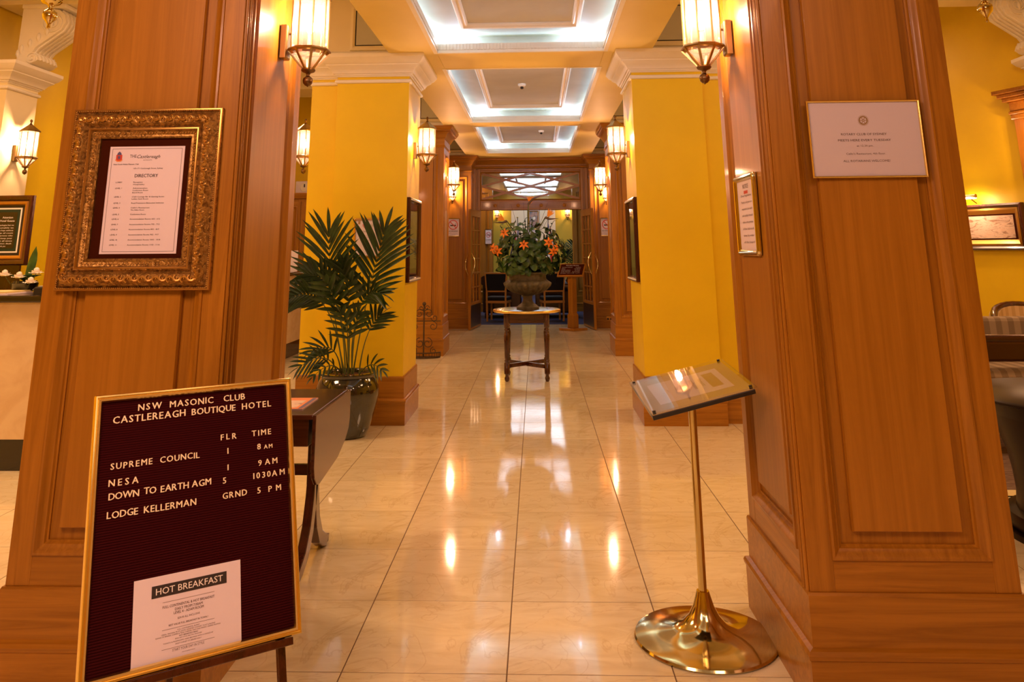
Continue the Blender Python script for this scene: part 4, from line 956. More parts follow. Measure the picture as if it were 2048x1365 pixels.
# 2 pink notice on the right pillar
fr = front(3.099)
t = thing('framed_notice', 'pink-white club meeting notice in thin gold frame on the right wooden pillar', 'notice', (1.265, 3.09, 1.75))
A0, A1, B0, B1 = 1.050, 1.479, 1.750, 2.046
simple_frame(t, fr, A0, A1, B0, B1, [(0, 0), (0, .014), (-.003, .017), (-.006, .015), (-.0075, .008)], 'gold_bright')
pg = MB().box(A0 + .004, A1 - .004, B0 + .004, B1 - .004, 0, .008, fr).build('page', 'paper', t)
mb = MB(); T = lambda s, a, b, h, w=None, **k: text(mb, s, a, b, h, fr, w, off=.0086, **k)
cx_ = 1.2585
T('ROTARY CLUB OF SYDNEY', cx_, 1.911, .0085, .172, center=True, bold=.02); T('MEETS HERE EVERY TUESDAY', cx_, 1.888, .0085, .199, center=True, bold=.02)
T('at 12.30 pm.', cx_, 1.867, .0075, .062, center=True); T("Cello's Restaurant, 4th floor.", cx_, 1.837, .0075, .148, center=True); T('ALL ROTARIANS WELCOME!', cx_, 1.809, .0085, .175, center=True)
mb.build('lettering', 'ink_grey', pg, kind='stuff')
g = MB(); gc = (1.262, 1.968); n = 24
for k in range(n):
    a0, a1, a2, a3 = [2 * PI * (k + q) / n for q in (0, .25, .5, .75)]
    g.add([fr(gc[0] + r * math.cos(a), gc[1] + r * math.sin(a), .0088) for r, a in ((.015, a0), (.0215, a0 + .03), (.0215, a2 - .03), (.015, a2), (.015, a0 + 2 * PI / n))], [(0, 1, 2, 3), ])
g.ring([(gc[0] + .0165 * math.cos(2 * PI * k / 24), gc[1] + .0165 * math.sin(2 * PI * k / 24)) for k in range(24)], [(0, .0088), (-.004, .0088)], fr)
g.ring([(gc[0] + .005 * math.cos(2 * PI * k / 12), gc[1] + .005 * math.sin(2 * PI * k / 12)) for k in range(12)], [(0, .0088), (-.0025, .0088)], fr)
for k in range(6):
    a = PI / 3 * k; d = Vector((math.cos(a), math.sin(a))); s = Vector((-d.y, d.x)) * .0011
    g.add([fr(gc[0] + d.x * r + s.x * q, gc[1] + d.y * r + s.y * q, .0088) for r, q in ((.004, -1), (.013, -1), (.013, 1), (.004, 1))], [(0, 1, 2, 3)])
g.build('gear_emblem', 'ink_gold', pg)
MB().poly([(A0 + .006, B0 + .006), (A1 - .006, B0 + .006), (A1 - .006, B1 - .006), (A0 + .006, B1 - .006)], fr, .012).build('glass', 'glass_picture', t)

# 3 brass snap frame helper (rounded)
def rrect(a0, a1, b0, b1, r, n=5):
    P = []
    for (cx_, cy_, s) in ((a0 + r, b0 + r, PI), (a1 - r, b0 + r, 1.5 * PI), (a1 - r, b1 - r, 0), (a0 + r, b1 - r, .5 * PI)):
        for k in range(n + 1): q = s + .5 * PI * k / n; P.append((cx_ + r * math.cos(q), cy_ + r * math.sin(q)))
    return P
def snap_frame(t, fr, a0, a1, b0, b1, w=.022, m='brass_polished'):
    MB().ring(rrect(a0, a1, b0, b1, .02), [(0, 0), (0, .010), (-.004, .016), (-w * .5, .018), (-w * .8, .014), (-w, .008), (-w, .003)], fr).build('frame', m, t, smooth=40)
    return MB().box(a0 + w - .003, a1 - w + .003, b0 + w - .003, b1 - w + .003, 0, .004, fr).build('page', 'paper', t)
fr = facex(.9095, -1)
t = thing('notice_frame', 'tall brass snap frame with a notice on the inner side of the right wooden pillar', 'notice', (.905, 3.52, 1.46))
pg = snap_frame(t, fr, 3.357, 3.687, 1.462, 1.803, .024)
mb = MB()
FX = Fr((.9095, 7.044, 0), (0, -1, 0), (0, 0, 1), (-1, 0, 0))   # text reads towards -y
text(mb, 'NOTICE', 3.522, 1.745, .018, FX, center=True, off=.0048)
for k, s in enumerate(('Dress Regulations', 'Members and guests are', 'requested to be neatly', 'and suitably dressed', 'while on the premises', 'of the club at all', 'times by order', 'of the board')): text(mb, s, 3.522, 1.71 - .028 * k, .010, FX, width=.17, center=True, off=.0048)
mb.build('lettering', 'ink_grey', pg, kind='stuff')
m2 = MB().poly([(3.49, 1.722), (3.555, 1.722), (3.555, 1.735), (3.49, 1.735)], FX, .0048).build('red_mark', 'ink_red', pg)
# 4 finalist certificate
fr = front(7.538)
t = thing('certificate_frame', 'finalist certificate with red flower print in a brass frame above the palm', 'certificate', (-1.56, 7.53, 1.42))
A0, A1, B0, B1 = -1.695, -1.430, 1.425, 1.785
pg = snap_frame(t, fr, A0, A1, B0, B1, .022, 'brass')
mb = MB(); text(mb, 'Finalist', -1.575, 1.655, .014, fr, center=True, off=.0048)
text(mb, 'Excellence in Hospitality', -1.565, 1.622, .006, fr, width=.15, center=True, off=.0048); text(mb, 'Awards', -1.56, 1.608, .006, fr, center=True, off=.0048)
text(mb, 'Best Boutique Hotel', -1.56, 1.58, .006, fr, center=True, off=.0048); mb.build('lettering', 'ink_grey', pg, kind='stuff')
fl = MB()
for (x, z, r) in ((-1.596, 1.712, .012), (-1.578, 1.72, .014), (-1.562, 1.712, .012), (-1.585, 1.698, .011), (-1.55, 1.706, .009), (-1.604, 1.722, .008), (-1.572, 1.703, .010)):
    for k in range(5): a = k * 1.257 + x * 90; fl.poly([(x, z), (x + r * math.cos(a - .3), z + r * math.sin(a - .3)), (x + 1.2 * r * math.cos(a), z + 1.2 * r * math.sin(a)), (x + r * math.cos(a + .3), z + r * math.sin(a + .3))], fr, .0048 + .0001 * k)
fl.build('flower_print', 'ink_red', pg)
fl = MB()
for (x, z) in ((-1.525, 1.722), (-1.512, 1.712), (-1.53, 1.705), (-1.50, 1.725)):
    for k in range(4): a = k * 1.57 + x * 70; fl.poly([(x, z), (x + .012 * math.cos(a - .25), z + .012 * math.sin(a - .25)), (x + .012 * math.cos(a + .25), z + .012 * math.sin(a + .25))], fr, .005)
fl.build('leaf_print', 'ink_olive', pg)
MB().box(-1.653, -1.632, 1.728, 1.756, .004, .0048, fr).build('small_emblem', 'ink_gold', pg)
# 5,6 dark framed prints on column sides
def dark_picture(label, x, s, y0, y1, z0, z1):
    t = thing('framed_print', label, 'picture', (x, (y0 + y1) / 2, z0), group='dark framed prints on the yellow columns'); fr = facex(x, s)
    simple_frame(t, fr, y0, y1, z0, z1, [(0, 0), (0, .030), (-.008, .036), (-.020, .034), (-.030, .024), (-.045, .018), (-.05, .010)], 'dark_wood')
    dn = MB()
    for zz in (z0 + .018, z1 - .018):
        for k in range(34): y = y0 + .02 + k * (y1 - y0 - .04) / 33; dn.box(y - .007, y + .007, zz - .006, zz + .006, .030, .040, fr)
    dn.build('bead_row', 'plaster_white', t, kind='stuff')
    MB().box(y0 + .045, y1 - .045, z0 + .045, z1 - .045, .0, .010, fr).build('mat_board', 'mat_board', t)
    MB().box(y0 + .12, y1 - .12, z0 + .12, z1 - .12, .010, .0115, fr).build('print', 'old_print', t)
    MB().poly([(y0 + .045, z0 + .045), (y1 - .045, z0 + .045), (y1 - .045, z1 - .045), (y0 + .045, z1 - .045)], fr, .014).build('glass', 'glass_picture', t)
dark_picture('dark framed old print seen edge-on on the left yellow column', -1.204, 1, 7.56, 8.28, 1.20, 1.975)
dark_picture('dark framed old print seen edge-on on the right yellow column', .934, -1, 7.54, 8.22, 1.195, 1.955)
# 7 no smoking signs
def no_smoking(label, x0, x1, z0, z1, y=16.197, side=1):
    fr = front(y); t = thing('no_smoking_sign', label, 'sign', ((x0 + x1) / 2, y, z0), group='no smoking signs')
    MB().ring(rrect(x0, x1, z0, z1, .012), [(0, 0), (0, .010), (-.010, .014), (-.016, .008)], fr).build('frame', 'brass_polished', t)
    pg = MB().box(x0 + .012, x1 - .012, z0 + .012, z1 - .012, 0, .006, fr).build('plate', 'paper', t)
    cx_, cz = (x0 + x1) / 2, z1 - (z1 - z0) * .36; r = (x1 - x0) * .36
    cir = [(cx_ + r * math.cos(2 * PI * k / 32), cz + r * math.sin(2 * PI * k / 32)) for k in range(32)]
    g = MB().ring(cir, [(0, .0085), (-r * .17, .0085)], fr); d = Vector((.707, -.707)); s = Vector((.707, .707)) * r * .08
    g.add([fr(cx_ + d.x * r * q + s.x * e, cz + d.y * r * q + s.y * e, .0088) for q, e in ((-.9, -1), (.9, -1), (.9, 1), (-.9, 1))], [(0, 1, 2, 3)]); g.build('red_circle', 'ink_red', pg)
    MB().box(cx_ - r * .6, cx_ + r * .6, cz - r * .25, cz - r * .02, .006, .0075, fr).build('cigarette', 'ink', pg)
    sm = MB(); sm.tube([fr(cx_ + r * .5 + .008 * math.sin(k), cz + r * (.02 + .1 * k), .0075) for k in range(5)], .003, 4); sm.build('smoke', 'ink', pg)
    mb = MB(); text(mb, 'NO SMOKING', cx_, z0 + (z1 - z0) * .26, (z1 - z0) * .07, fr, width=(x1 - x0) * .72, center=True, off=.0068, bold=.02)
    text(mb, 'Smoking is not permitted', cx_, z0 + (z1 - z0) * .17, .008, fr, width=(x1 - x0) * .65, center=True, off=.0068); text(mb, 'in this area', cx_, z0 + (z1 - z0) * .10, .008, fr, width=(x1 - x0) * .35, center=True, off=.0068)
    mb.build('lettering', 'ink', pg, kind='stuff')
no_smoking('white no smoking sign on the door pier left of the double doors', -1.780, -1.515, 1.735, 2.092)
no_smoking('white no smoking sign on the door pier right of the double doors', 1.268, 1.525, 1.72, 2.075)
no_smoking('white no smoking sign on the pilaster inside the far room, behind the left door leaf', -1.28, -1.10, 1.60, 1.97, 20.397)
# outlet
fr = front(16.176)
t = thing('wall_outlet', 'small brass double power outlet low on the right door pier', 'outlet', (1.38, 16.17, .14))
MB().slab(1.318, 1.448, .136, .214, 0, .008, .003, fr).build('plate', 'brass', t)
for x in (1.352, 1.414): MB().box(x - .018, x + .018, .150, .185, .008, .012, fr).build('socket', 'black_plastic', t)

# ---------------------------------------------------------------- letter board on easel (front left)
BW, BH = .62, .747
u = Vector((.819, .574, 0)).normalized(); v = Vector((-.166, .264, .95)); v = (v - u * v.dot(u)).normalized(); n_ = u.cross(v).normalized()
BL = Vector((-2.018 * BW, 3.928 * BW, H - 1.854 * BW))
fr = Fr(BL, u, v, n_)
t = thing('letter_board', 'gold framed burgundy letter board with the function list and HOT BREAKFAST sheet, front left', 'sign board', (BL.x, BL.y, BL.z))
MB().ring([(0, 0), (BW, 0), (BW, BH), (0, BH)], [(0, -.022), (0, .004), (-.003, .010), (-.007, .011), (-.010, .007), (-.013, .009), (-.018, .008), (-.022, .001), (-.022, -.006)], fr).build('frame', 'gold_bright', t, smooth=30)
MB().box(.004, BW - .004, .004, BH - .004, -.022, -.010, fr).build('backing', 'black_plastic', t)
fb = MB().box(.018, BW - .018, .018, BH - .018, -.010, -.006, fr); fb.build('felt_board', 'felt', t)
gv = MB(); z = .026
while z < BH - .026: gv.box(.020, BW - .020, z, z + .0042, -.006, -.0042, fr); z += .0068
gv.build('felt_ribs', 'felt', t, kind='stuff')
# loose plastic letters, each a part
GL = {}
def letter(ch, a, b, h, wx=None):
    key = (ch, round(h, 4), wx)
    if key not in GL:
        mb = MB(); w_ = text(mb, ch, 0, 0, h, W0, width=wx, off=0.0, bold=.030, depth=.0016)
        o = mb.build('letter', 'letter_plastic', None); GL[key] = (o.data, w_)
    else: o = bpy.data.objects.new('letter', GL[key][0]); C.objects.link(o)
    me, w_ = GL[key]; o.parent = t
    M_ = Matrix((( *u, 0), (*v, 0), (*n_, 0), (0, 0, 0, 1))).transposed(); p = fr(a, b, -.0040)
    o.matrix_local = WM[t.name].inverted() @ (Matrix.Translation(p) @ M_)
    return w_
def line(s, a0, a1, b, h, b1=None):
    ws = [0 if c == ' ' else (lambda g: (g[3] - g[2]) * h / CAP)(text_geo(c, 0, 0.0, .5)) for c in s]
    nsp = s.count(' '); tot = sum(ws); gaps = len(s) - 1; sp = h * .55
    gap = (a1 - a0 - tot - nsp * sp) / max(1, gaps)
    x = a0
    for c, w_ in zip(s, ws):
        if c == ' ': x += sp + gap; continue
        letter(c, x, b + random.uniform(-.0007, .0007), h); x += w_ + gap
hh = .0195
line('NSW', .127, .197, .692, hh); line('MASONIC', .222, .358, .692, hh); line('CLUB', .392, .462, .6925, hh)
line('CASTLEREAGH', .056, .270, .661, .0205); line('BOUTIQUE', .290, .430, .661, hh); line('HOTEL', .452, .550, .6615, hh)
h3 = .0175
line('FLR', .382, .432, .575, h3); line('TIME', .483, .547, .574, h3)
line('SUPREME', .056, .174, .532, h3); line('COUNCIL', .197, .315, .532, h3); line('1', .403, .409, .532, h3); line('8', .500, .513, .532, h3); line('AM', .522, .550, .532, .0125)
line('NESA', .053, .136, .486, .0185); line('1', .403, .409, .483, h3); line('9', .502, .515, .483, h3); line('AM', .524, .565, .483, h3)
line('DOWN', .055, .139, .450, .0185); line('TO', .153, .188, .451, .0185); line('EARTH', .201, .283, .450, .0185); line('AGM', .293, .351, .450, .0185); line('5', .388, .400, .447, h3); line('10', .485, .506, .446, h3); line('30', .514, .541, .446, h3); line('AM', .546, .588, .446, h3)
line('LODGE', .053, .138, .401, .0185); line('KELLERMAN', .155, .306, .400, .0185); line('GRND', .387, .463, .403, h3); line('5', .497, .509, .402, h3); line('PM', .533, .574, .402, h3)
# HOT BREAKFAST sheet
pg = MB().box(.135, .439, .019, .229, -.004, -.0034, fr).build('breakfast_sheet', 'paper', t)
MB().box(.184, .397, .1755, .206, -.0034, -.0028, fr).build('title_box', 'ink', pg)
mb = MB(); text(mb, 'HOT BREAKFAST', .2905, .1825, .0165, fr, width=.190, center=True, off=-.0022, bold=.008); mb.build('title', 'white_print', pg)
mb = MB(); T = lambda s, b, w, h=.0048, **k: text(mb, s, .288, b, h, fr, w, center=True, off=-.0028, **k)
T('FULL CONTINENTAL & HOT BREAKFAST', .1455, .146, .0065, bold=.02); T('DAILY FROM 7.00AM', .1355, .078, .0065, bold=.02); T('LEVEL 4 - ADAM ROOM', .1265, .084, .0065, bold=.02)
T('$20.00 ALL INCLUSIVE', .113, .062); T('BEST VALUE FULL BREAKFAST IN TOWN !', .0995, .110, .0045, bold=.015)
T('FULL CONTINENTAL BUFFET', .0855, .062, .0032); T('CEREAL, SEASONAL FRUITS, JUICES, ASSORTED YOGHURT, TOAST & PASTRIES', .0805, .150, .0032); T('RANGE OF BREADS, COFFEE & TEAS, CHEESES, HAM AND FRESHLY BAKED MUFFINS', .0755, .180, .0032)
T('HOT BREAKFAST MENU', .070, .052, .0034, bold=.02); T('EGGS ANY STYLE, BACON, SAUSAGES', .065, .074, .0030); T('TOMATO & MUSHROOMS, HASH BROWNS WITH A CHOICE OF', .0585, .138, .0032); T("DON'T FORGET IT'S SERVED DAILY", .0525, .072, .0032)
T('START YOUR DAY IN STYLE', .0375, .088, .0062); T('www.breakfast.com.au', .0300, .036, .0026)
for z in (.160, .0925, .0460): mb.box(.215, .361, z, z + .0007, -.0034, -.0029, fr)
mb.build('lettering', 'ink_grey', pg, kind='stuff')
# easel
ez = thing('easel', 'dark wooden easel carrying the letter board, mostly hidden behind it', 'easel', (-.95, 2.78, 0))
vh = Vector((v.x, v.y, 0)).normalized()
def foot(a, b0, back):  # leg in the board plane continued down to the floor
    p = fr(a, b0, -.036); k = p.z / v.z; return p - v * k
MB().bar(fr(.055, BH * .9, -.036), foot(.035, 0, 0) , .022, .022, tuple(n_)).build('front_leg', 'dark_wood', ez, bev=.002)
MB().bar(fr(BW - .065, BH * .9, -.036), foot(BW - .050, 0, 0), .024, .022, tuple(n_)).build('front_leg', 'dark_wood', ez, bev=.002)
pb = fr(BW / 2, BH * .9, -.05); q = Vector((pb.x, pb.y, 0)) + Vector((-.10, .20, .012))
MB().bar(pb, q, .022, .022, tuple(u)).build('rear_leg', 'dark_wood', ez, bev=.002)
MB().bar(fr(.03, -.012, -.012), fr(BW - .03, -.012, -.012), .05, .02, tuple(v)).build('ledge', 'dark_wood', ez, bev=.002)
MB().bar(fr(.05, BH * .7, -.036), fr(BW - .06, BH * .7, -.036), .03, .016, tuple(n_)).build('crossbar', 'dark_wood', ez, bev=.002)

# ---------------------------------------------------------------- brass sign stand (front right)
sx_, sy_ = .640, 3.625
t = thing('sign_stand', 'brass pole stand with slanted clear acrylic menu tray, front right', 'sign stand', (sx_, sy_, 0))
MB().lathe([(.001, 0), (.272, 0), (.277, .006), (.272, .013), (.255, .017), (.20, .023), (.13, .034), (.085, .055), (.058, .085), (.040, .12), (.029, .155), (.024, .17), (.001, .17)], (sx_, sy_, 0), 72).build('base', 'brass_polished', t, smooth=40)
MB().tube([(sx_, sy_, .16), (sx_, sy_, .90)], .0165, 24).build('pole', 'brass_polished', t, smooth=60)
c = [Vector(q) for q in ((.412, 3.866, .901), (.839, 3.879, 1.002), (.863, 3.374, .962), (.436, 3.361, .861))]
ctr = sum(c, Vector()) / 4; tu = ((c[1] + c[2]) - (c[0] + c[3])).normalized(); tv = ((c[0] + c[1]) - (c[2] + c[3])); tv = (tv - tu * tv.dot(tu)).normalized(); tn = tu.cross(tv)
fr = Fr(ctr + tv * .035, tu, tv, tn); hw, hd = .219, .253
MB().lathe([(.018, .84), (.035, .875), (.06, .905)], (sx_, sy_, 0), 16).build('collar', 'brass_aged', t, smooth=40)
MB().box(-hw + .008, hw - .008, -hd + .008, hd - .008, -.030, -.012, fr).build('backing_board', 'black_plastic', t, bev=.003)
MB().box(-hw + .010, hw - .010, -hd + .010, hd - .010, -.012, -.010, fr).build('backing_sheet', 'tan_sheet', t)
# paper turned to face the aisle: reads from the left
ptx = [(-.105 - .03, .16), (.155, .155), (.16, -.15), (-.13, -.155)]
pg = MB().box(-.155, .157, -.145, .157, -.010, -.009, fr).build('menu_sheet', 'paper', t)
FP = Fr(fr(0, 0, 0), -tv, tu, tn)   # text runs towards the camera, top at the right
MB().box(-.111, .095, .080, .128, -.0088, -.0082, FP).build('heading_box', 'ink_gold', pg)
hb = MB(); text(hb, "Cello's", -.005, .097, .018, FP, center=True, off=-.0078); hb.build('heading', 'ink_olive', pg)
mb = MB(); 
for k, s in enumerate(('Restaurant', 'Hot Breakfast', 'Lunch', 'Dinner', 'Level 4')): text(mb, s, -.005, .050 - .036 * k, .018 if k in (0, 1) else .012, FP, center=True, off=-.0085)
mb.build('lettering', 'ink_grey', pg, kind='stuff')
MB().slab(-hw, hw, -hd, hd, -.006, .0, .001, fr).build('acrylic_plate', 'acrylic', t)
for a in (-hw + .02, hw - .02):
    for b_ in (-hd + .02, hd - .02): q = MB().lathe([(.001, .004), (.007, .003), (.007, -.012)], (0, 0, 0), 10); q.v = [fr(p.x + a, p.y + b_, p.z) for p in q.v]; q.build('screw', 'black_plastic', t)

# ---------------------------------------------------------------- drop-leaf table behind the letter board
t = thing('drop_leaf_table', 'dark wooden drop-leaf table with curved legs behind the letter board', 'table', (-1.5, 4.5, 0))
X1, Y0, Y1, ZT = -1.09, 4.12, 4.86, .725
MB().slab(-1.84, X1, Y0, Y1, ZT - .022, ZT, .004).build('tabletop', 'dark_wood_h', t, bev=.003)
MB().box(-1.80, X1 - .03, Y0 + .04, Y1 - .04, ZT - .15, ZT - .022).build('apron', 'dark_wood_h', t, bev=.002)
f3 = facex(X1 - .002, 1)
MB().prism([(Y0, ZT - .002), (Y0, ZT - .235), (Y0 + .02, ZT - .285), (Y0 + .07, ZT - .325), (Y0 + .12, ZT - .335), (Y1 - .26, ZT - .30), (Y1 - .10, ZT - .25), (Y1 - .02, ZT - .20), (Y1, ZT - .15), (Y1, ZT - .002)][::-1], 0.0, .018, f3).build('drop_leaf', 'dark_wood_h', t, bev=.003)
def sabre(x, y, s, nm):
    P = []; prof = [(0, .42), (.02, .30), (.06, .18), (.13, .09), (.22, .045), (.28, .03)]
    L1 = [(y + s * (a + .028), z + .012) for a, z in prof]; L2 = [(y + s * (a - .028), z - .03 if z < .4 else z) for a, z in prof]
    poly = L1 + L2[::-1]
    MB().prism(poly, -.022, .022, facex(x, 1)).build(nm, 'dark_wood', t, bev=.004)
    MB().lathe([(.012, 0), (.02, .01), (.022, .03), (.012, .045)], (x, y + s * .29, 0), 10).build('castor', 'brass_dark', t)
for x in (X1 - .05, -1.74):
    MB().box(x - .024, x + .024, 4.33, 4.40, .36, ZT - .15).build('post', 'dark_wood', t, bev=.004)
    sabre(x, 4.365, 1, 'leg'); sabre(x, 4.365, -1, 'leg')
MB().box(-1.74, X1 - .05, 4.35, 4.38, .40, .45).build('stretcher', 'dark_wood_h', t, bev=.004)
t = thing('magazine', 'colourful brochure lying on the drop-leaf table', 'brochure', (-1.25, 4.6, .725))
MB().box(-1.44, -1.18, 4.25, 4.55, .725, .729).build('pages', 'paper', t)
q = MB().box(-1.44, -1.18, 4.25, 4.55, .729, .7297).build('cover', 'ink_orange', t)
MB().box(-1.42, -1.22, 4.28, 4.47, .7297, .7302).build('photo', 'painting', q); MB().box(-1.205, -1.183, 4.26, 4.54, .7297, .7302).build('strip', 'ink_blue', q)

# ---------------------------------------------------------------- reception
t = thing('reception_counter', 'long marble fronted reception counter with polished black top on the left', 'counter', (-4.4, 6.0, 0))
CPX, CPY = -3.55, 6.0
MB().prism([(-5.48, CPY + .03), (CPX - .03, CPY + .03), (CPX - .03, 13.2), (CPX - .6, 13.2), (CPX - .6, 6.65), (-5.48, 6.65)], .0, .21).build('plinth', 'black_stone', t)
k = 0; x = -5.5
MB().prism([(-5.48, 6.05), (CPX - .05, 6.05), (CPX - .05, 13.1), (CPX - .55, 13.1), (CPX - .55, 6.6), (-5.48, 6.6)], .2, 1.15).build('core', 'black_stone', t)
for a in ((-5.48, -4.56), (-4.555, CPX)): MB().box(a[0], a[1], CPY, CPY + .05, .21, 1.14).build('marble_panel', 'marble_wall', t, bev=.001)
yy = CPY + .05
while yy < 13.1: MB().box(CPX - .05, CPX, yy + .002, min(13.15, yy + 1.2), .21, 1.14).build('marble_panel', 'marble_wall', t, bev=.001); yy += 1.2
MB().prism([(-5.48, CPY - .05), (CPX + .05, CPY - .05), (CPX + .05, 13.2), (CPX - .65, 13.2), (CPX - .65, 6.70), (-5.48, 6.70)], 1.14, 1.19).build('countertop', 'black_stone', t, bev=.012)
zc = 1.19
t = thing('notepad', 'yellowish open visitors pad on the black reception counter', 'notepad', (-4.15, 6.2, zc))
for k in range(4): MB().box(-4.40 - .004 * k, -3.93 - .01 * k, 6.04 + .004 * k, 6.36, zc + .006 * k, zc + .006 * k + .005).build('sheet', 'paper_yellow' if k > 1 else 'paper', t)
t = thing('telephone', 'small dark phone set on the reception counter beside the roses', 'telephone', (-3.78, 6.35, zc))
MB().slab(-3.86, -3.66, 6.24, 6.46, zc, zc + .05, .01).build('base', 'black_plastic', t); MB().box(-3.84, -3.69, 6.27, 6.42, zc + .05, zc + .056).build('screen', 'grey_panel', t); MB().bar((-3.85, 6.44, zc + .075), (-3.66, 6.44, zc + .075), .04, .03).build('handset', 'black_plastic', t, bev=.008)
t = thing('flat_monitor', 'pale edge of a flat screen lying behind the phone on the counter', 'screen', (-3.72, 6.55, zc))
MB().slab(-3.90, -3.60, 6.50, 6.66, zc, zc + .095, .01).build('stand', 'black_plastic', t); MB().box(-3.90, -3.60, 6.50, 6.66, zc + .095, zc + .11).build('screen', 'paper', t, bev=.003)
rs = thing('rose_vase', 'low dark bowl of green leaves on the reception counter', 'vase', (-4.05, 6.42, zc))
MB().lathe([(.05, 0), (.09, .03), (.10, .07), (.085, .09), (.001, .085)], (-4.05, 6.42, zc), 20).build('bowl', 'glazed_pot', rs, smooth=50)
lf = MB()
for k in range(16): a = k * 2.4; leaflet(lf, Vector((-4.05, 6.42, zc + .08)), Vector((math.cos(a), math.sin(a), .7)), Vector((0, 0, 1)), .14, .06, .2)
leaflet(lf, Vector((-4.02, 6.38, zc + .1)), Vector((.2, 0, 1)), Vector((0, 1, 0)), .26, .07, 0)
lf.build('leaf', 'bush_leaf', rs, smooth=70, norm=False)
for k, (x, y, z, lb) in enumerate(((-4.04, 6.32, zc + .135, 'cream white rose in the counter bowl, lowest left'), (-3.93, 6.36, zc + .165, 'cream white rose in the counter bowl, upper right'), (-3.93, 6.30, zc + .095, 'cream white rose in the counter bowl, lower right'), (-4.17, 6.34, zc + .15, 'cream white rose in the counter bowl, leftmost'))):
    t = thing('rose', lb, 'flower', (x, y, z - .05), group='white roses on the reception counter')
    MB().ball((x, y, z + .004), .020, 12, 8, 1.15).build('bud', 'rose', t, smooth=70)
    for L_ in range(3):
        for j in range(5):
            a = j * 1.257 + L_ * .6; r0 = .019 + .009 * L_; P = []; nq = 5
            for i in range(nq + 1):
                q = i / nq; bulge = math.sin(PI * min(1, q * .62 + .10)); lift = -.022 + (.044 - .006 * L_) * q - .010 * L_ * q * q
                for e in (-2, -1, 0, 1, 2):
                    aa = a + e * .36 * (1 - .35 * q * q); rr = r0 * (.35 + .75 * bulge) + .010 * q * q * L_
                    P.append((x + rr * math.cos(aa), y + rr * math.sin(aa), z + lift - .0035 * abs(e) * q * q))
            MB().add(P, [(5 * i + e, 5 * i + e + 1, 5 * i + e + 6, 5 * i + e + 5) for i in range(nq) for e in range(4)]).build('petal', 'rose', t, smooth=70, norm=False)
    MB().tube([(x, y, z - .015), (x * .6 - 4.05 * .4, y * .6 + 6.42 * .4, zc + .05)], .003, 5).build('stem', 'palm_stem', t)
# framed notice on stand
fr = front(6.56)
t = thing('framed_notice', 'dark green staff notice in a black and gold frame above the reception counter', 'notice', (-4.5, 6.56, 1.19))
A0, A1, B0, B1 = -4.62, -4.135, 1.395, 1.955
simple_frame(t, fr, A0, A1, B0, B1, [(0, 0), (0, .03), (-.012, .04), (-.03, .034), (-.045, .02)], 'dark_wood')
simple_frame(t, fr, A0 + .045, A1 - .045, B0 + .045, B1 - .045, [(0, 0), (0, .020), (-.010, .028), (-.022, .024), (-.034, .010), (-.034, 0)], 'gilt_plain', 'inner_frame')
MB().box(A0 + .07, A1 - .07, B0 + .07, B1 - .07, -.002, .004, fr).build('mat_board', 'black_plastic', t)
MB().box(A0 + .10, A1 - .10, B0 + .10, B1 - .10, .004, .006, fr).build('white_border', 'white_print', t)
MB().box(A0 + .112, A1 - .112, B0 + .112, B1 - .112, .006, .007, fr).build('green_border', 'bush_dark', t)
pg = MB().box(A0 + .135, A1 - .135, B0 + .135, B1 - .135, .007, .008, fr).build('page', 'black_stone', t)
mb = MB()
text(mb, 'Attention', (A0 + A1) / 2 + .03, B1 - .185, .016, fr, center=True, off=.009); text(mb, 'Hotel Guests', (A0 + A1) / 2 + .03, B1 - .212, .016, fr, center=True, off=.009)
for k, s in enumerate(('We apologise but we', 'are unable to', 'reissue keys without', 'change of room', 'only persons who', 'kindly keep your', 'pass at all times', 'reception desk', 'thank you')): text(mb, s, (A0 + A1) / 2 + .01, B1 - .245 - .021 * k, .011, fr, width=.16 if k < 8 else .06, center=True, off=.009)
mb.build('lettering', 'white_print', pg)
MB().box(-4.5, -4.25, 1.19, 1.40, -.10, -.08, fr).build('support', 'dark_wood', t); MB().box(-4.5, -4.25, 1.19, 1.20, -.16, .0, fr).build('support_foot', 'dark_wood', t)
# wood panelled cabinet wall of the office, seen in the gap
t = thing('office_cabinet', 'tall orange wooden cabinet seen in the gap beside the left pillar', 'cabinet', (-3.9, 14.0, 0))
MB().box(-5.4, -2.6, 13.75, 14.19, 0, 2.35).build('body', 'wood_v', t)
for a in range(6):
    x0 = -5.4 + a * .4667; panel(t, front(13.73), x0 + .01, x0 + .455, .1, 2.30, .06, .08, .08, .018)
MB().ring([(-5.4, 13.72), (-2.6, 13.72), (-2.6, 14.19), (-5.4, 14.19)], [(-.02, 2.35), (.02, 2.36), (.05, 2.42), (.05, 2.45), (-.02, 2.45)], W0).build('cornice', 'wood_h', t); MB().box(-5.4, -2.6, 13.72, 14.19, 2.44, 2.45).build('top', 'wood_h', t)
t = thing('desk_clock', 'small white clock standing on top of the office cabinet', 'clock', (-4.0, 13.9, 2.45))
MB().box(-4.16, -3.86, 13.86, 13.96, 2.45, 2.66).build('case', 'paper', t, bev=.01); MB().lathe([(.001, -.008), (.07, -.006), (.08, 0)], (-4.0, 13.86, 2.555), 24, ax='y').build('dial', 'plaster_white', t)
MB().box(-4.01, -3.99, 13.845, 13.85, 2.555, 2.61).build('hand', 'ink', t)
t = thing('counter_notice', 'small white notice standing on the far end of the reception counter', 'notice', (-3.9, 12.4, zc))
MB().box(-3.86, -3.60, 12.3, 12.33, zc, zc + .30).build('sheet', 'paper', t); MB().box(-3.82, -3.70, 12.296, 12.30, zc + .18, zc + .24).build('print', 'ink_blue', t)

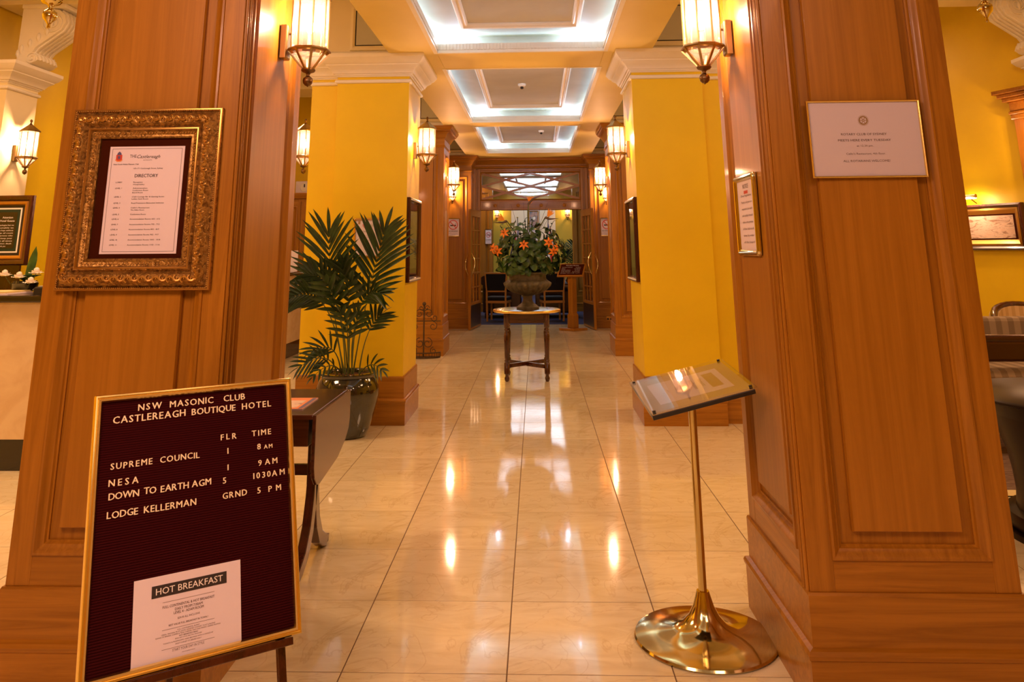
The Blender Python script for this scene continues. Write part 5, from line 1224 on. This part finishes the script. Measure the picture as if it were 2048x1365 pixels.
# ---------------------------------------------------------------- lounge on the right
# painting on the slanted wall
def wpos(px_y): return (px_y - RA.y) / rd.y
a0, a1 = wpos(9.35), wpos(8.36); a0, a1 = min(a0, a1), max(a0, a1)
t = thing('landscape_painting', 'landscape picture in a wide gold and black frame lit from above on the lounge wall', 'painting', tuple(RWF((a0 + a1) / 2, 1.44, 0)))
B0, B1 = 1.445, 1.915
def RF(prof, m, nm, i=0.0): return MB().ring([(a0 + i, B0 + i), (a1 - i, B0 + i), (a1 - i, B1 - i), (a0 + i, B1 - i)], prof, RWF).build(nm, m, t, smooth=30)
RF([(0, 0), (0, .05), (-.02, .06), (-.04, .045), (-.05, .03)], 'dark_wood', 'outer_frame'); RF([(0, .02), (0, .045), (-.02, .05), (-.045, .03), (-.06, .015), (-.06, 0)], 'gilt_plain', 'gilt_frame', .045)
MB().box(a0 + .09, a1 - .09, B0 + .09, B1 - .09, 0, .012, RWF).build('mat_board', 'mat_board', t); MB().box(a0 + .13, a1 - .13, B0 + .12, B1 - .12, .012, .016, RWF).build('canvas', 'painting', t)
am = a0 + .52
t = thing('picture_light', 'small brass picture light glowing above the lounge painting', 'lamp', tuple(RWF(am, 2.0, 0)))
MB().tube([RWF(am, 1.93, .02), RWF(am, 1.98, .10), RWF(am, 2.0, .16)], .008, 8).build('arm', 'brass_aged', t); MB().tube([RWF(am - .12, 2.0, .16), RWF(am + .12, 2.0, .16)], .02, 10).build('shade', 'brass_aged', t)
MB().tube([RWF(am - .11, 1.984, .155), RWF(am + .11, 1.984, .155)], .012, 8).build('tube', 'bulb', t)
lp = RWF(am, 1.96, .2); point('picture_lamp', tuple(lp), 7, WARM, .03)
# wood pilaster capital on the lounge wall
q0, q1 = sorted((wpos(8.28), wpos(8.10)))
t = thing('wood_pilaster', 'wooden pilaster with moulded capital at the far right of the lounge wall', 'pilaster', tuple(RWF((q0 + q1) / 2, 0, 0)))
MB().box(q0, q1, 0, 2.74, 0.002, .06, RWF).build('shaft', 'wood_v', t, bev=.002)
for k, (z0, z1, e) in enumerate(((2.74, 2.79, .02), (2.79, 2.82, .03), (2.82, 2.92, .02), (2.92, 2.96, .06), (2.96, 3.0, .09), (3.0, 3.04, .12))):
    MB().slab(q0 - e, q1 + e, z0, z1, .002, .06 + e, .006, RWF).build('capital_step', 'wood_h', t)
# tub chair far, settee near, pedestal table
def tub_chair(label, x, y, rz, fab):
    t = thing('tub_armchair', label, 'armchair', (x, y, 0), rz); M_ = WM[t.name]
    def B(mb, nm, m, **k): mb.v = [M_ @ v for v in mb.v]; return mb.build(nm, m, t, **k)
    arc = [(PI * (-.08 + 1.16 * k / 20)) for k in range(21)]
    inner = [(.36 * math.cos(a), .34 * math.sin(a)) for a in arc]; outer = [(.44 * math.cos(a), .42 * math.sin(a)) for a in arc]
    zt = [.66 + .28 * math.sin(PI * k / 20) ** .8 for k in range(21)]
    P = []; 
    for (i, o, z) in zip(inner, outer, zt): P += [(i[0], i[1], .42), (i[0], i[1], z), (o[0], o[1], z), (o[0], o[1], .36)]
    fs = [(4 * k + j, 4 * k + (j + 1) % 4, 4 * k + 4 + (j + 1) % 4, 4 * k + 4 + j) for k in range(20) for j in range(4)] + [(0, 1, 2, 3), (80, 81, 82, 83)]
    B(MB().add(P, fs), 'back', fab, smooth=50)
    B(MB().tube([((i[0] + o[0]) / 2, (i[1] + o[1]) / 2, z + .01) for i, o, z in zip(inner, outer, zt)], .032, 10), 'top_rail', 'dark_wood', smooth=60)
    B(MB().slab(-.36, .36, -.34, .30, .36, .48, .03), 'seat', fab, bev=.01); B(MB().box(-.40, .40, -.36, .30, .28, .36), 'seat_rail', 'dark_wood', bev=.005)
    for sx in (-.36, .36):
        for yy in (-.32, .28): B(MB().lathe([(.018, 0), (.028, .28)], (sx, yy, 0), 10), 'leg', 'dark_wood')
tub_chair('cream striped tub armchair with dark wood rim, farther of the lounge seats', 4.55, 7.70, R(8), 'stripe_cream')
t = thing('settee', 'taupe striped settee with broad dark wooden arm rail in the lounge', 'sofa', (3.6, 6.6, 0))
MB().box(2.75, 4.6, 6.98, 7.12, .40, .925).build('backrest', 'stripe_taupe', t, bev=.03)
MB().box(2.72, 4.65, 6.42, 6.50, .655, .80).build('arm_rail', 'mahogany', t, bev=.02); MB().tube([(2.72, 6.46, .81), (4.65, 6.46, .81)], .035, 10).build('arm_cap', 'mahogany', t, smooth=60)
MB().box(2.75, 4.6, 6.44, 6.98, .47, .60).build('seat_cushion', 'stripe_taupe', t, bev=.05); MB().box(2.72, 4.65, 6.42, 7.0, .36, .47).build('seat_rail', 'mahogany', t, bev=.01)
for x in (2.76, 4.6):
    for y in (6.46, 7.06): MB().bar((x, y, 0), (x, y, .66), .05, .05, (0, 1, 0)).build('leg', 'dark_wood', t, bev=.005)
t = thing('pedestal_table', 'dark glossy pedestal table with flared foot at the right edge', 'table', (2.98, 4.75, 0))
c_ = (2.98, 4.75, 0)
MB().lathe([(.001, .680), (.58, .680), (.605, .688), (.61, .70), (.598, .708), (.001, .712)], c_, 40).build('tabletop', 'ebony', t, smooth=40)
MB().lathe([(.52, .68), (.50, .64), (.485, .60)], c_, 40).build('apron', 'ebony', t, smooth=50)
MB().lathe([(.485, .60), (.475, .56), (.455, .48), (.43, .40), (.415, .30), (.41, .20), (.42, .12)], c_, 40).build('pedestal', 'ebony', t, smooth=50)
MB().lathe([(.42, .12), (.47, .11), (.48, .08), (.47, .04), (.001, .04)], c_, 40).build('foot', 'ebony', t, smooth=40)
MB().lathe([(.001, .0), (.50, 0), (.50, .03), (.001, .04)], c_, 40).build('floor_plate', 'ebony', t, smooth=40)
t = thing('lounge_rug', 'patterned brown rug under the lounge seats', 'rug', (3.8, 6.6, 0))
MB().box(2.35, 4.7, 5.5, 7.3, 0, .006).build('pile', 'rug', t); MB().ring([(2.35, 5.5), (4.7, 5.5), (4.7, 7.3), (2.35, 7.3)], [(0, .0), (0, .007), (-.12, .0075), (-.12, 0)], W0).build('border', 'paper_yellow', t)
# skirting
struct(MB().box(-5.5, -5.48, 8.4, 14.2, 0, .25), 'baseboard_left', 'wood_y'); struct(MB().box(0, RL + .2, 0, .25, 0, .02, RWF), 'baseboard_right', 'wood_y')
bpy.context.view_layer.update()
